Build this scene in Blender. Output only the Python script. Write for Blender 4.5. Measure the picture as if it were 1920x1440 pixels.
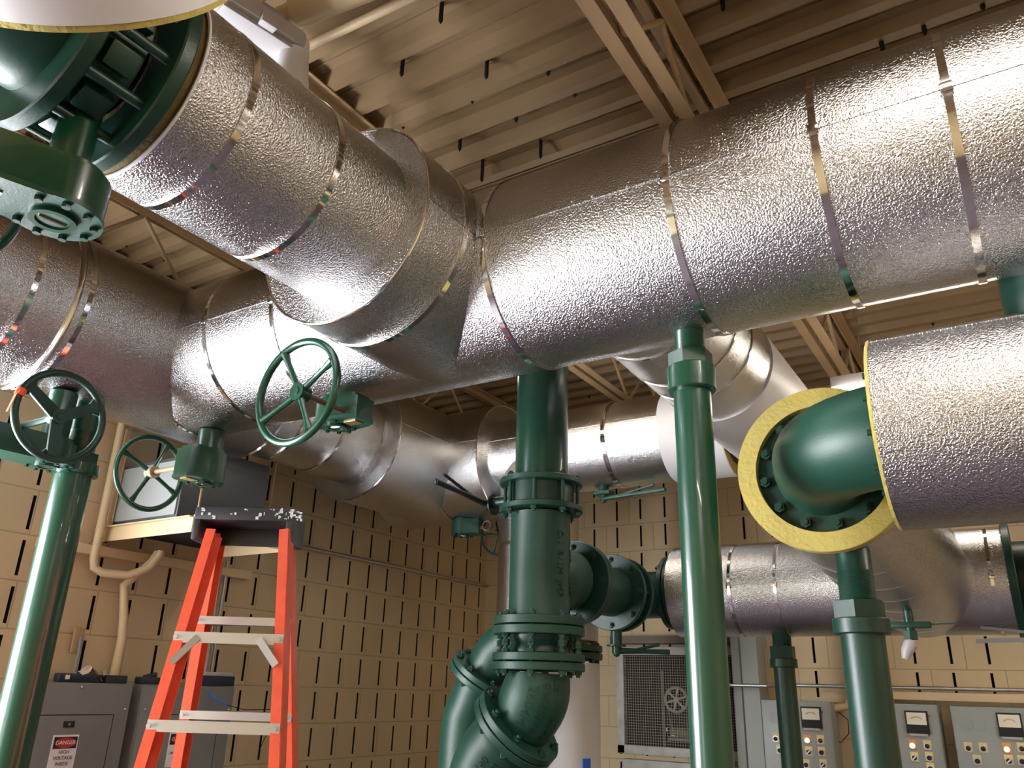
import bpy, bmesh, math, random
from math import sin, cos, pi, radians, sqrt, atan2
from mathutils import Vector as V, Matrix
random.seed(7)
for o in list(bpy.data.objects): bpy.data.objects.remove(o)
scene = bpy.context.scene
COL = scene.collection
EYE = 1.65                      # eye height above the floor; design heights below are measured from the eye
# ------------------------------------------------------------------ camera
RM = ((0.84802466, 0.1659902, 0.50329059), (0.52918169, -0.31656871, -0.78724265), (0.02865149, 0.93393335, -0.35629705))
FPX = 1507.0
cd = bpy.data.cameras.new('camera'); cam = bpy.data.objects.new('camera', cd); COL.objects.link(cam)
cd.sensor_width = 36; cd.lens = FPX/1920*36; cd.clip_start = 0.02; cd.clip_end = 60
cam.matrix_world = Matrix(RM).to_4x4(); cam.location = (0, 0, EYE)
scene.camera = cam
# ------------------------------------------------------------------ world, exposure
w = bpy.data.worlds.new('world'); scene.world = w; w.use_nodes = True
w.node_tree.nodes['Background'].inputs[0].default_value = (0.9, 0.85, 0.8, 1)
w.node_tree.nodes['Background'].inputs[1].default_value = 0.05
vs = scene.view_settings
vs.view_transform = 'Standard'; vs.look = 'None'; vs.gamma = 1; vs.use_curve_mapping = False
vs.exposure = 0.82
LAMP = 14.0; WARM = (1.0, 0.92, 0.78); DAY = 20.0
# ------------------------------------------------------------------ materials
def mat(name, base, metal=0.0, rough=0.5, bump=None, var=None, emit=None, coat=0.0, voro=False):
    m = bpy.data.materials.new(name); m.use_nodes = True
    nt = m.node_tree; b = nt.nodes['Principled BSDF']
    b.inputs['Base Color'].default_value = (*base, 1); b.inputs['Metallic'].default_value = metal
    b.inputs['Roughness'].default_value = rough; b.inputs['Coat Weight'].default_value = coat
    geo = nt.nodes.new('ShaderNodeNewGeometry')
    if var:
        n = nt.nodes.new('ShaderNodeTexNoise'); n.inputs['Scale'].default_value = var[0]; n.inputs['Detail'].default_value = 6
        nt.links.new(geo.outputs['Position'], n.inputs['Vector'])
        r = nt.nodes.new('ShaderNodeMapRange'); r.inputs[1].default_value = 0.3; r.inputs[2].default_value = 0.7
        nt.links.new(n.outputs['Fac'], r.inputs[0])
        x = nt.nodes.new('ShaderNodeMix'); x.data_type = 'RGBA'
        x.inputs[6].default_value = (*base, 1); x.inputs[7].default_value = (*var[1], 1)
        nt.links.new(r.outputs[0], x.inputs[0]); nt.links.new(x.outputs[2], b.inputs['Base Color'])
    if bump:
        n = nt.nodes.new('ShaderNodeTexNoise'); n.inputs['Scale'].default_value = bump[0]; n.inputs['Detail'].default_value = 2.5
        nt.links.new(geo.outputs['Position'], n.inputs['Vector'])
        u = nt.nodes.new('ShaderNodeBump'); u.inputs['Strength'].default_value = bump[1]; u.inputs['Distance'].default_value = bump[2]
        nt.links.new(n.outputs['Fac'], u.inputs['Height']); nt.links.new(u.outputs[0], b.inputs['Normal'])
    if emit:
        b.inputs['Emission Color'].default_value = (*emit[0], 1); b.inputs['Emission Strength'].default_value = emit[1]
    return m
def block_mat(name, swap):
    m = bpy.data.materials.new(name); m.use_nodes = True; nt = m.node_tree; b = nt.nodes['Principled BSDF']
    geo = nt.nodes.new('ShaderNodeNewGeometry'); sep = nt.nodes.new('ShaderNodeSeparateXYZ'); com = nt.nodes.new('ShaderNodeCombineXYZ')
    nt.links.new(geo.outputs['Position'], sep.inputs[0])
    off = nt.nodes.new('ShaderNodeMath'); off.operation = 'ADD'; off.inputs[1].default_value = 0.0
    nt.links.new(sep.outputs[1 if swap else 0], off.inputs[0]); nt.links.new(off.outputs[0], com.inputs[0])
    zo = nt.nodes.new('ShaderNodeMath'); zo.operation = 'ADD'; zo.inputs[1].default_value = -(EYE-0.015)+COURSE*20
    nt.links.new(sep.outputs[2], zo.inputs[0]); nt.links.new(zo.outputs[0], com.inputs[1])
    br = nt.nodes.new('ShaderNodeTexBrick'); br.inputs['Scale'].default_value = 1; br.inputs['Brick Width'].default_value = 0.386
    br.inputs['Row Height'].default_value = COURSE; br.inputs['Mortar Size'].default_value = 0.0035; br.inputs['Mortar Smooth'].default_value = 0.3
    br.inputs['Color1'].default_value = (0.60, 0.465, 0.285, 1); br.inputs['Color2'].default_value = (0.64, 0.495, 0.305, 1); br.inputs['Mortar'].default_value = (0.44, 0.34, 0.20, 1)
    nt.links.new(com.outputs[0], br.inputs['Vector'])
    n = nt.nodes.new('ShaderNodeTexNoise'); n.inputs['Scale'].default_value = 3; n.inputs['Detail'].default_value = 6
    nt.links.new(geo.outputs['Position'], n.inputs['Vector'])
    x = nt.nodes.new('ShaderNodeMix'); x.data_type = 'RGBA'; x.blend_type = 'MULTIPLY'; x.inputs[7].default_value = (0.86, 0.84, 0.80, 1)
    nt.links.new(br.outputs['Color'], x.inputs[6]); nt.links.new(n.outputs['Fac'], x.inputs[0]); nt.links.new(x.outputs[2], b.inputs['Base Color'])
    n2 = nt.nodes.new('ShaderNodeTexNoise'); n2.inputs['Scale'].default_value = 120
    nt.links.new(geo.outputs['Position'], n2.inputs['Vector'])
    ad = nt.nodes.new('ShaderNodeMath'); ad.operation = 'MULTIPLY_ADD'; ad.inputs[1].default_value = 0.25
    inv = nt.nodes.new('ShaderNodeMath'); inv.operation = 'SUBTRACT'; inv.inputs[0].default_value = 1
    nt.links.new(br.outputs['Fac'], inv.inputs[1]); nt.links.new(n2.outputs['Fac'], ad.inputs[0]); nt.links.new(inv.outputs[0], ad.inputs[2])
    u = nt.nodes.new('ShaderNodeBump'); u.inputs['Strength'].default_value = 0.6; u.inputs['Distance'].default_value = 0.003
    nt.links.new(ad.outputs[0], u.inputs['Height']); nt.links.new(u.outputs[0], b.inputs['Normal'])
    b.inputs['Roughness'].default_value = 0.55
    return m
COURSE = 0.2045
M = dict(
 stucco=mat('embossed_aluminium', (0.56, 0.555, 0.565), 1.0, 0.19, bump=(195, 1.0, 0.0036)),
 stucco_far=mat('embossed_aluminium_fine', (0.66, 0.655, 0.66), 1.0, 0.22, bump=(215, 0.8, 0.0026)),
 smooth=mat('smooth_aluminium', (0.78, 0.77, 0.76), 1.0, 0.10),
 galv=mat('galvanised_steel', (0.60, 0.60, 0.61), 1.0, 0.35, var=(25, (0.45, 0.45, 0.47))),
 alu=mat('brushed_aluminium', (0.58, 0.57, 0.60), 1.0, 0.33),
 green=mat('green_enamel', (0.010, 0.053, 0.030), 0, 0.28, bump=(60, 0.12, 0.001), var=(5, (0.007, 0.055, 0.030)), coat=0.25),
 cast=mat('green_cast_iron', (0.010, 0.052, 0.034), 0, 0.42, bump=(160, 0.35, 0.0012), var=(7, (0.013, 0.068, 0.045))),
 dgreen=mat('dark_green_iron', (0.006, 0.034, 0.023), 0, 0.38, bump=(120, 0.3, 0.0012), var=(9, (0.008, 0.048, 0.032))),
 black=mat('black_rubber', (0.012, 0.012, 0.013), 0, 0.5),
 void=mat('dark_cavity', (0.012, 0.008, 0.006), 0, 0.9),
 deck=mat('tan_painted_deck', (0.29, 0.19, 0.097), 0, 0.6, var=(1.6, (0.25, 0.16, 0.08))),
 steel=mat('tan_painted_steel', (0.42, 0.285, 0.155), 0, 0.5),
 cream=mat('cream_paint', (0.66, 0.50, 0.30), 0, 0.45),
 white=mat('white_wrap', (0.80, 0.78, 0.80), 0, 0.5, var=(3, (0.74, 0.72, 0.74))),
 plastic=mat('white_plastic', (0.46, 0.43, 0.44), 0, 0.35),
 yellow=mat('yellow_glass_fibre', (0.52, 0.43, 0.13), 0, 0.9, bump=(70, 0.8, 0.006), var=(18, (0.55, 0.42, 0.10))),
 brownins=mat('brown_insulation', (0.16, 0.11, 0.03), 0, 0.9, bump=(70, 0.8, 0.006), var=(18, (0.10, 0.07, 0.02))),  # dark brown insulation at the large valve's end
 orange=mat('orange_fibreglass', (0.74, 0.105, 0.050), 0, 0.32, var=(30, (0.66, 0.085, 0.040))),
 flag=mat('orange_ribbon', (0.95, 0.13, 0.03), 0, 0.5),
 capb=mat('black_ladder_plastic', (0.022, 0.023, 0.027), 0, 0.38, bump=(60, 0.2, 0.001)),
 paint=mat('dried_white_paint', (0.55, 0.56, 0.58), 0, 0.7),
 grey=mat('grey_enamel', (0.20, 0.205, 0.20), 0, 0.42, var=(4, (0.18, 0.185, 0.18))),
 lgrey=mat('light_grey_enamel', (0.33, 0.35, 0.34), 0, 0.40, var=(4, (0.30, 0.32, 0.31))),
 shaded_grey=mat('shaded_grey_enamel', (0.075, 0.085, 0.095), 0, 0.45, var=(4, (0.065, 0.075, 0.085))),  # cabinet front, its shade put into the grey
 brass=mat('brass', (0.62, 0.50, 0.28), 0.9, 0.35),
 rust=mat('brown_steel_shaft', (0.16, 0.10, 0.075), 0.5, 0.45),
 shaft=mat('tan_steel_shaft', (0.42, 0.34, 0.22), 0.2, 0.4),
 sign=mat('white_sign', (0.80, 0.80, 0.80), 0, 0.5), red=mat('sign_red', (0.45, 0.03, 0.035), 0, 0.5),
 ink=mat('black_ink', (0.01, 0.01, 0.01), 0, 0.6), ivory=mat('meter_face', (0.85, 0.78, 0.64), 0, 0.4),
 tagy=mat('yellow_nameplate', (0.75, 0.62, 0.30), 0, 0.5), tago=mat('orange_nameplate', (0.75, 0.32, 0.10), 0, 0.5),
 lens=mat('lit_amber_lens', (1.0, 0.6, 0.2), 0, 0.4, emit=((1.0, 0.50, 0.14), 4.0)),
 dlens=mat('dark_red_lens', (0.06, 0.015, 0.012), 0, 0.25),
 navy=mat('navy_plastic', (0.012, 0.016, 0.035), 0, 0.4), blue=mat('blue_tape', (0.02, 0.16, 0.75), 0, 0.5),
 cloth=mat('tan_cloth', (0.50, 0.40, 0.30), 0, 0.9),
 mesh=mat('dusty_wire', (0.30, 0.27, 0.22), 0.3, 0.6), dusty=mat('dusty_machine', (0.13, 0.12, 0.085), 0, 0.7),
 dirtyw=mat('dirty_white_frame', (0.46, 0.46, 0.42), 0, 0.5, var=(14, (0.34, 0.33, 0.29))),
 brown=mat('brown_steel', (0.13, 0.095, 0.065), 0, 0.55),
 floor=mat('sealed_concrete', (0.12, 0.095, 0.12), 0, 0.4, var=(2, (0.085, 0.065, 0.088))),
 plain=mat('tan_block_paint', (0.58, 0.44, 0.235), 0, 0.55),
 tube=mat('fluorescent_tube', (1, 1, 1), 0, 0.5, emit=(WARM, LAMP)),
 tube2=mat('fluorescent_tube_bright', (1, 1, 1), 0, 0.5, emit=(WARM, LAMP*3.2)),
 fill_glow=mat('added_fill_glow', (0.8, 0.9, 0.8), 0, 0.3, emit=((0.95, 1.0, 0.90), 3.0)),  # glow of the added fill panel behind the viewer
 daylight=mat('daylit_glass', (0.8, 0.9, 1.0), 0, 0.3, emit=((0.93, 0.96, 1.0), DAY)),
)
M['wl'] = block_mat('painted_block_left', True); M['wb'] = block_mat('painted_block_back', False)
# ------------------------------------------------------------------ rays of the photograph -> points in the room
def ray(px, py):
    c = V((px-960, -(py-720), -FPX)); return (Matrix(RM) @ c).normalized()
def atx(px, py, x): r = ray(px, py); return r*(x/r.x)
def aty(px, py, y): r = ray(px, py); return r*(y/r.y)
def atz(px, py, z): r = ray(px, py); return r*(z/r.z)
def oncyl(ax, c, R, px, py):            # near hit on a pipe of axis 'X'/'Y'/'Z'
    i, j = {'X': (1, 2), 'Y': (0, 2), 'Z': (0, 1)}[ax]; d = ray(px, py)
    a = d[i]**2+d[j]**2; b = -(d[i]*c[0]+d[j]*c[1]); k = c[0]**2+c[1]**2-R*R
    t = (-b-sqrt(max(0, b*b-a*k)))/a; return d*t
# ------------------------------------------------------------------ mesh builder
X, Y, Z = V((1, 0, 0)), V((0, 1, 0)), V((0, 0, 1))
def perp(a):
    a = a.normalized(); h = Z if abs(a.z) < 0.9 else X
    u = h.cross(a).normalized(); return u, a.cross(u).normalized()
class MB:
    def __init__(s): s.v = []; s.f = []
    def add(s, vs, fs):
        k = len(s.v); s.v += [V(p) for p in vs]; s.f += [tuple(i+k for i in f) for f in fs]; return s
    def box(s, c, sz, ax=(X, Y, Z), bev=0.0):
        c = V(c); hx, hy, hz = [q/2 for q in sz]
        if bev:
            b = min(bev, hx*0.9, hy*0.9, hz*0.9); vs = []
            bm = bmesh.new(); bmesh.ops.create_cube(bm, size=1)
            for q in bm.verts: q.co = V((q.co.x*2*hx, q.co.y*2*hy, q.co.z*2*hz))
            bmesh.ops.bevel(bm, geom=list(bm.edges), offset=b, segments=2, profile=0.6, affect='EDGES')
            bm.verts.index_update()
            vs = [c+ax[0]*q.co.x+ax[1]*q.co.y+ax[2]*q.co.z for q in bm.verts]; fs = [tuple(q.index for q in f.verts) for f in bm.faces]
            bm.free(); return s.add(vs, fs)
        vs = [c+ax[0]*(hx*i)+ax[1]*(hy*j)+ax[2]*(hz*k) for i in (-1, 1) for j in (-1, 1) for k in (-1, 1)]
        return s.add(vs, [(0, 1, 3, 2), (4, 6, 7, 5), (0, 4, 5, 1), (2, 3, 7, 6), (0, 2, 6, 4), (1, 5, 7, 3)])
    def bar(s, a, b, w, h, up=Z):       # rectangular bar from a to b
        a, b = V(a), V(b); d = (b-a); L = d.length; d.normalize(); r = d.cross(up)
        if r.length < 1e-4: r = d.cross(Y)
        r.normalize(); u = r.cross(d)
        return s.box((a+b)/2, (L, w, h), (d, r, u))
    def tube(s, pts, r, n=24, cap=True, frames=None):
        pts = [V(p) for p in pts]; N = len(pts); rs = r if isinstance(r, (list, tuple)) else [r]*N
        T = []
        for i in range(N):
            a = pts[max(0, i-1)]; b = pts[min(N-1, i+1)]; d = b-a
            T.append(d.normalized() if d.length > 1e-9 else (T[-1] if T else Z))
        u, _ = perp(T[0]); vs = []
        for i in range(N):
            u = (u-T[i]*u.dot(T[i])); u.normalize(); v = T[i].cross(u)
            for k in range(n): vs.append(pts[i]+(u*cos(2*pi*k/n)+v*sin(2*pi*k/n))*rs[i])
        fs = [(i*n+k, i*n+(k+1) % n, (i+1)*n+(k+1) % n, (i+1)*n+k) for i in range(N-1) for k in range(n)]
        if cap: fs += [tuple(range(n-1, -1, -1)), tuple((N-1)*n+k for k in range(n))]
        return s.add(vs, fs)
    def cyl(s, a, b, r, r2=None, n=24): return s.tube([a, b], [r, r if r2 is None else r2], n)
    def lathe(s, p, ax, prof, n=40, closed=True):   # prof [(radius, height)], revolved ring
        p = V(p); ax = V(ax).normalized(); u, v = perp(ax); m = len(prof); vs = []
        for k in range(n):
            e = u*cos(2*pi*k/n)+v*sin(2*pi*k/n)
            for r, h in prof: vs.append(p+e*r+ax*h)
        fs = []
        for k in range(n):
            q = (k+1) % n
            for i in range(m if closed else m-1):
                j = (i+1) % m; fs.append((k*m+i, k*m+j, q*m+j, q*m+i))
        return s.add(vs, fs)
    def ring(s, p, ax, ro, ri, t, n=40, bev=0.0):   # thick washer starting at p
        b = bev
        if b: return s.lathe(p, ax, [(ri, 0), (ro-b, 0), (ro, b), (ro, t-b), (ro-b, t), (ri, t)], n)
        return s.lathe(p, ax, [(ri, 0), (ro, 0), (ro, t), (ri, t)], n)
    def torus(s, p, ax, R, r, n=48, m=12):
        return s.lathe(p, ax, [(R+r*cos(2*pi*i/m), r*sin(2*pi*i/m)) for i in range(m)], n)
    def hexa(s, p, ax, r, t, n=6):
        p = V(p); return s.tube([p, p+V(ax).normalized()*t], r, n)
    def ball(s, p, r, n=16, m=8, sc=(1, 1, 1)):
        p = V(p); vs = []; fs = []
        for i in range(m+1):
            a = pi*i/m
            for k in range(n): vs.append(p+V((sin(a)*cos(2*pi*k/n)*r*sc[0], sin(a)*sin(2*pi*k/n)*r*sc[1], cos(a)*r*sc[2])))
        for i in range(m):
            for k in range(n): fs.append((i*n+k, i*n+(k+1) % n, (i+1)*n+(k+1) % n, (i+1)*n+k))
        return s.add(vs, fs)
    def prism(s, poly, d):              # polygon (3-D points) extruded along d
        n = len(poly); poly = [V(p) for p in poly]; d = V(d)
        return s.add(poly+[p+d for p in poly], [tuple(range(n-1, -1, -1)), tuple(range(n, 2*n))]+[(i, (i+1) % n, n+(i+1) % n, n+i) for i in range(n)])
    def build(s, name, m, parent=None, smooth=35, at=None):
        if parent is not None: base = WL[parent.name]
        elif at is not None: base = V(at)
        else:
            xs = [p.x for p in s.v]; ys = [p.y for p in s.v]; zs = [p.z for p in s.v]
            base = V(((min(xs)+max(xs))/2, (min(ys)+max(ys))/2, min(zs)))
        me = bpy.data.meshes.new(name); me.from_pydata([p-base for p in s.v], [], s.f); me.update()
        bm = bmesh.new(); bm.from_mesh(me); bmesh.ops.recalc_face_normals(bm, faces=bm.faces)
        if smooth:
            for f in bm.faces: f.smooth = True
            lim = radians(smooth)
            for e in bm.edges:
                if len(e.link_faces) == 2 and e.calc_face_angle(0) > lim: e.smooth = False
        bm.to_mesh(me); bm.free()
        me.materials.append(M[m] if isinstance(m, str) else m)
        o = bpy.data.objects.new(name, me); COL.objects.link(o)
        if parent is not None: o.parent = parent
        else: o.location = base+V((0, 0, EYE))
        WL[o.name] = base
        return o
WL = {}
def tag(o, label, cat, group=None):
    o['label'] = label; o['category'] = cat
    if group: o['group'] = group
    return o
def thing(name, label, cat, loc, group=None):
    o = bpy.data.objects.new(name, None); COL.objects.link(o); loc = V(loc); o.location = loc+V((0, 0, EYE))
    o.empty_display_size = 0.1; WL[o.name] = loc; return tag(o, label, cat, group)
def struct(o): o['kind'] = 'structure'; return o
def inst(src, name, p, rot=None, parent=None):          # copy sharing the mesh; src mesh is built round its own origin
    o = bpy.data.objects.new(name, src if isinstance(src, bpy.types.Mesh) else src.data); COL.objects.link(o)
    p = V(p)
    if parent is not None: o.parent = parent; o.location = p-WL[parent.name]
    else: o.location = p+V((0, 0, EYE))
    if rot is not None: o.rotation_euler = rot.to_euler()
    WL[o.name] = p; return o
def proto(mb, name, m):
    o = mb.build(name, m, None, 35, at=(0, 0, 0)); me = o.data; bpy.data.objects.remove(o); return me
def rotto(ax):                                          # matrix turning +Z to ax
    return Z.rotation_difference(V(ax)).to_matrix()
def text_mb(txt, size, depth, place, spacing=1.0):      # letters, each vertex put where place(x, y, z) says
    c = bpy.data.curves.new('t', 'FONT'); c.body = txt; c.size = size; c.extrude = depth; c.space_character = spacing
    c.align_x = 'CENTER'; c.align_y = 'CENTER'; c.resolution_u = 3; c.offset = 0.0
    o = bpy.data.objects.new('t', c); COL.objects.link(o)
    dg = bpy.context.evaluated_depsgraph_get(); me = o.evaluated_get(dg).to_mesh()
    mb = MB(); mb.add([place(q.co.x, q.co.y, q.co.z) for q in me.vertices], [tuple(p.vertices) for p in me.polygons])
    o.evaluated_get(dg).to_mesh_clear(); bpy.data.objects.remove(o); bpy.data.curves.remove(c); return mb

# ================================================================== SETTING
XL, XR, YF, YB, ZF = -3.81, 3.6, -3.2, 5.65, -1.65
ZD = 2.06                                               # underside of the deck ribs
def slotted_wall(name, label_m, u0, u1, us, place, depthv, jz):
    # wall face with true slots; place(u, z) gives the point on the face
    zr = []; k = -9
    while True:
        z0 = jz+COURSE*k
        a, b = z0+0.022, z0+0.178
        k += 1
        if a < ZF+0.02: continue
        if b > ZD: break
        zr.append((a, b))
    ub = [u0]; uc = []
    for u in us: uc.append((len(ub)-1+0, u)); ub += [u-0.0075, u+0.0075]
    ub.append(u1)
    zb = [ZF]
    for a, b in zr: zb += [a, b]
    zb.append(ZD+0.08)
    mb = MB(); dark = MB(); nu, nz = len(ub), len(zb); idx = {}
    for i in range(nu-1):
        for j in range(nz-1):
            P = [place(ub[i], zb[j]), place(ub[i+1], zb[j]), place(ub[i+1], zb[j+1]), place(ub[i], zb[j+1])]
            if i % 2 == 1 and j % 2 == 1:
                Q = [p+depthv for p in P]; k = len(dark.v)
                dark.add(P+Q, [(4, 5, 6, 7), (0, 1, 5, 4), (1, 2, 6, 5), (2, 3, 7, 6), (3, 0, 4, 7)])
            else: mb.add(P, [(0, 1, 2, 3)])
    # solid back so that the wall has thickness
    P = [place(u0, ZF)+depthv*1.05, place(u1, ZF)+depthv*1.05, place(u1, ZD+0.08)+depthv*1.05, place(u0, ZD+0.08)+depthv*1.05]
    mb.prism(P, depthv*2)
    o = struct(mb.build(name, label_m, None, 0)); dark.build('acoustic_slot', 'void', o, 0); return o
us = [4.024+0.1917*k for k in range(-36, 9) if 4.024+0.1917*k < YB-0.05 and 4.024+0.1917*k > YF+0.1]
slotted_wall('wall_left', 'wl', YF, YB, us, lambda u, z: V((XL, u, z)), V((-0.05, 0, 0)), -0.015)
us = [-1.243+0.1955*k for k in range(-13, 25) if XL+0.05 < -1.243+0.1955*k < XR-0.05]
slotted_wall('wall_back', 'wb', XL, XR, us, lambda u, z: V((u, YB, z)), V((0, 0.05, 0)), -0.005)
struct(MB().box((XR+0.05, (YF+YB)/2, (ZF+ZD)/2), (0.1, YB-YF, ZD-ZF)).build('wall_right', 'plain'))
struct(MB().box(((XL+XR)/2, YF-0.05, (ZF+ZD)/2), (XR-XL, 0.1, ZD-ZF)).build('wall_front', 'plain'))
struct(MB().box(((XL+XR)/2, (YF+YB)/2, ZF-0.05), (XR-XL+0.2, YB-YF+0.2, 0.1)).build('floor', 'floor'))
# ribbed steel deck, ribs along X
mb = MB(); PITCH = 0.1525; d = 0.042; y = YF-0.1
prof = []
y0 = 0.786*ZD-PITCH*40
while y0 < YB+0.2:
    for dy, z in ((0, 0), (0.040, 0), (0.058, d), (0.092, d), (0.0925, d-0.006), (0.100, d-0.006), (0.1005, d), (0.134, d)):
        if YF-0.15 < y0+dy < YB+0.15: prof.append((y0+dy, ZD+z))
    y0 += PITCH
for (a, za), (b, zb) in zip(prof, prof[1:]):
    mb.add([(XL-0.3, a, za), (XR+0.2, a, za), (XR+0.2, b, zb), (XL-0.3, b, zb)], [(0, 1, 2, 3)])
mb.box(((XL+XR)/2, (YF+YB)/2, ZD+0.12), (XR-XL+0.6, YB-YF+0.4, 0.04))
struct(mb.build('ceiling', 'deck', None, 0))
struct(MB().box((XL+0.03, (YF+YB)/2, ZD-0.03), (0.06, YB-YF, 0.06)).build('trim_1', 'steel'))
struct(MB().box(((XL+XR)/2, YB-0.03, ZD-0.03), (XR-XL, 0.06, 0.06)).build('trim_2', 'steel'))
# daylit window on the left wall, nearer than the picture's edge
wn = struct(MB().box((XL+0.02, 0.20, -0.05), (0.04, 2.2, 1.9)).build('window_1', 'dirtyw'))
for k in range(2): MB().box((XL+0.045, 0.20+(k-0.5)*1.05, -0.05), (0.01, 0.98, 1.75)).build('window_pane', 'daylight', wn)
dr = struct(MB().box((-3.05, YF+0.02, -0.55), (1.25, 0.04, 2.2)).build('added_glow_panel', 'dirtyw'))  # unseen glowing panel behind the viewer, added to light the left wall
MB().box((-3.05, YF+0.045, -0.50), (1.10, 0.01, 1.95)).build('added_glow_face', 'fill_glow', dr)

# ------------------------------------------------------------------ joists
def joist(x, yph, label, extra=None):
    t = thing('steel_joist', label, 'roof joist', (x, (YF+YB)/2, ZD-0.36), 'roof joists')
    zt, zb = ZD, ZD-0.33
    for nm, z, up, m in (('top_chord', zt, -1, 'steel'), ('bottom_chord', zb-0.03, 1, 'steel')):
        c = MB()
        for s in (-1, 1):
            c.box((x+s*0.034, (YF+YB)/2, z+up*0.003), (0.044, YB-YF-0.02, 0.006))
            c.box((x+s*0.0145, (YF+YB)/2, z+up*0.022), (0.005, YB-YF-0.02, 0.040))
        c.build(nm, m, t, 0)
    y = YF+yph; k = 0
    while y+0.6 < YB:
        for a, b in ((y, y+0.30), (y+0.60, y+0.30)):
            MB().cyl((x, a, zt-0.035), (x, b, zb-0.01), 0.0105, n=8).build('web_rod', 'steel', t)
        y += 0.60
    return t
joist(-3.22, 0.20, 'tan steel roof joist nearest the left wall, running above the large pipe there')
joist(-1.94, 0.10, 'tan steel roof joist just right of the white light fixture')
joist(-0.70, 0.32, 'tan steel roof joist with a round conduit beside it, above the long upper pipe')
joist(0.58, 0.05, 'tan steel roof joist furthest to the right')
tag(MB().cyl((-0.775, YF+0.02, ZD-0.26), (-0.775, YB-0.02, ZD-0.26), 0.020, n=16).build('conduit', 'cream'), 'round cream conduit running between the chords of a roof joist', 'conduit')
# screws poking through the deck
scr = [((828, 15), 45), ((755, 118), 145), ((913, 120), 149), ((1028, 130), 143), ((886, 183), 193), ((1078, 170), 183), ((757, 231), 242), ((968, 216), 230), ((863, 260), 284), ((1014, 270), 298),
       ((905, 307), 342), ((1355, 8), 22), ((1651, 70), 100), ((1730, 40), 69), ((1840, 0), 22), ((311, 476), 492), ((239, 455), 463), ((1748, 600), 612), ((1574, 660), 670), ((1105, 737), 748), ((1131, 730), 738)]
for (px, py), yb in scr:
    p = atz(px, py, ZD+0.02)
    L = p.z-ray(px, yb).z*(sqrt(p.x**2+p.y**2)/sqrt(ray(px, yb).x**2+ray(px, yb).y**2))
    L = min(max(L, 0.03), 0.16)
    m_ = MB(); m_.cyl(p+Z*0.02, p-Z*(L-0.012), 0.0075, n=8); m_.cyl(p-Z*(L-0.012), p-Z*L, 0.0075, 0.001, n=8)
    tag(m_.build('deck_screw', 'void'), 'dark screw poking down through the ribbed steel ceiling deck', 'screw', 'screws poking through the ceiling deck')
# conduits and pipe on the ceiling, top left
p, q = atz(558, 97, ZD-0.05), atz(800, -20, ZD-0.05); dd = (q-p)
tag(MB().tube([p-dd*0.1, q+dd*2], 0.016, 12).build('conduit', 'cream'), 'thin cream conduit crossing the ceiling at the top left', 'conduit')
p, q = atz(505, 42, ZD-0.10), atz(660, -20, ZD-0.10); dd = q-p
tag(MB().tube([p-dd*0.3, p+dd*0.3, p+dd*0.35, q+dd*2], [0.033, 0.033, 0.05, 0.05], 20).build('ceiling_pipe', 'cream'), 'thick cream painted pipe tight under the ceiling at the top left', 'pipe')

# ================================================================== JACKETED PIPES
def jacket(t, a, b, R, m='stucco', seam=None, name='jacket', n=96, steps=2, capa=False, capb=False, wall=0.045, cuta=None, cutb=None):
    """metal jacket from a to b with an overlapped lap seam; open ends show the insulation rim"""
    a, b = V(a), V(b); ax = (b-a).normalized(); u, v = perp(ax)
    mb = MB()
    if seam is None: seam = 3.0
    angs = [seam+2*pi*k/n for k in range(n+1)]
    vs = []; L = (b-a).length
    for s in range(steps):
        p = a+ax*(L*s/(steps-1))
        for k, g in enumerate(angs):
            r = R+(0.0022 if k == n else (0.0022*(k-n+4)/4 if k > n-4 else 0))
            q = p+(u*cos(g)+v*sin(g))*r
            cut = cuta if s == 0 else (cutb if s == steps-1 else None)
            if cut:                       # fish-mouth: end on the surface of the pipe it meets
                tax, c2, R2, near = cut; tv = {'X': X, 'Y': Y, 'Z': Z}[tax]
                cen = V((0, c2[0], c2[1])) if tax == 'X' else (V((c2[0], 0, c2[1])) if tax == 'Y' else V((c2[0], c2[1], 0)))
                o_ = tv.cross(ax); dist = (q-cen).dot(o_); h_ = sqrt(max(0, R2*R2-dist*dist))
                q = q+ax*((cen-q).dot(ax)+near*h_)
            vs.append(q)
    K = n+1; fs = []
    for s in range(steps-1):
        for k in range(n): fs.append((s*K+k, s*K+k+1, (s+1)*K+k+1, (s+1)*K+k))
        fs.append((s*K+n, s*K, (s+1)*K, (s+1)*K+n))
    mb.add(vs, fs)
    o = mb.build(name, m, t)
    if capa: MB().ring(a, ax, R-0.001, R-wall, 0.002, n).build('insulation_end', capa, t)
    if capb: MB().ring(b-ax*0.002, ax, R-0.001, R-wall, 0.002, n).build('insulation_end', capb, t)
    return o
def band(t, p, ax, R, w=0.019, seal=None, m='smooth'):
    o = MB().ring(V(p)-V(ax)*w/2, ax, R+0.0042, R+0.0005, w, 96).build('band', m, t)
    if seal is not None:
        e = V(seal).normalized(); s = V(ax).cross(e)
        MB().box(V(p)+e*(R+0.007), (w+0.008, 0.026, 0.008), (V(ax), s, e), 0.002).build('seal', m, o)
    return o
def collar(t, p, ax, Ro, Ri, m='smooth', fm='stucco'):     # flat annular end with a rolled bead round its rim
    o = MB().ring(p, ax, Ro, Ri, 0.003, 96).build('collar_face', fm, t)
    MB().torus(V(p)+V(ax)*0.001, ax, Ro, 0.005, 96, 8).build('rim_bead', m, o)
def seamdir(ax, c, R, px, py):
    h = oncyl(ax, c, R, px, py); i, j = {'X': (1, 2), 'Y': (0, 2)}[ax]
    e = V((0, 0, 0)); e[i] = h[i]-c[0]; e[j] = h[j]-c[1]; return e.normalized(), h
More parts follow.
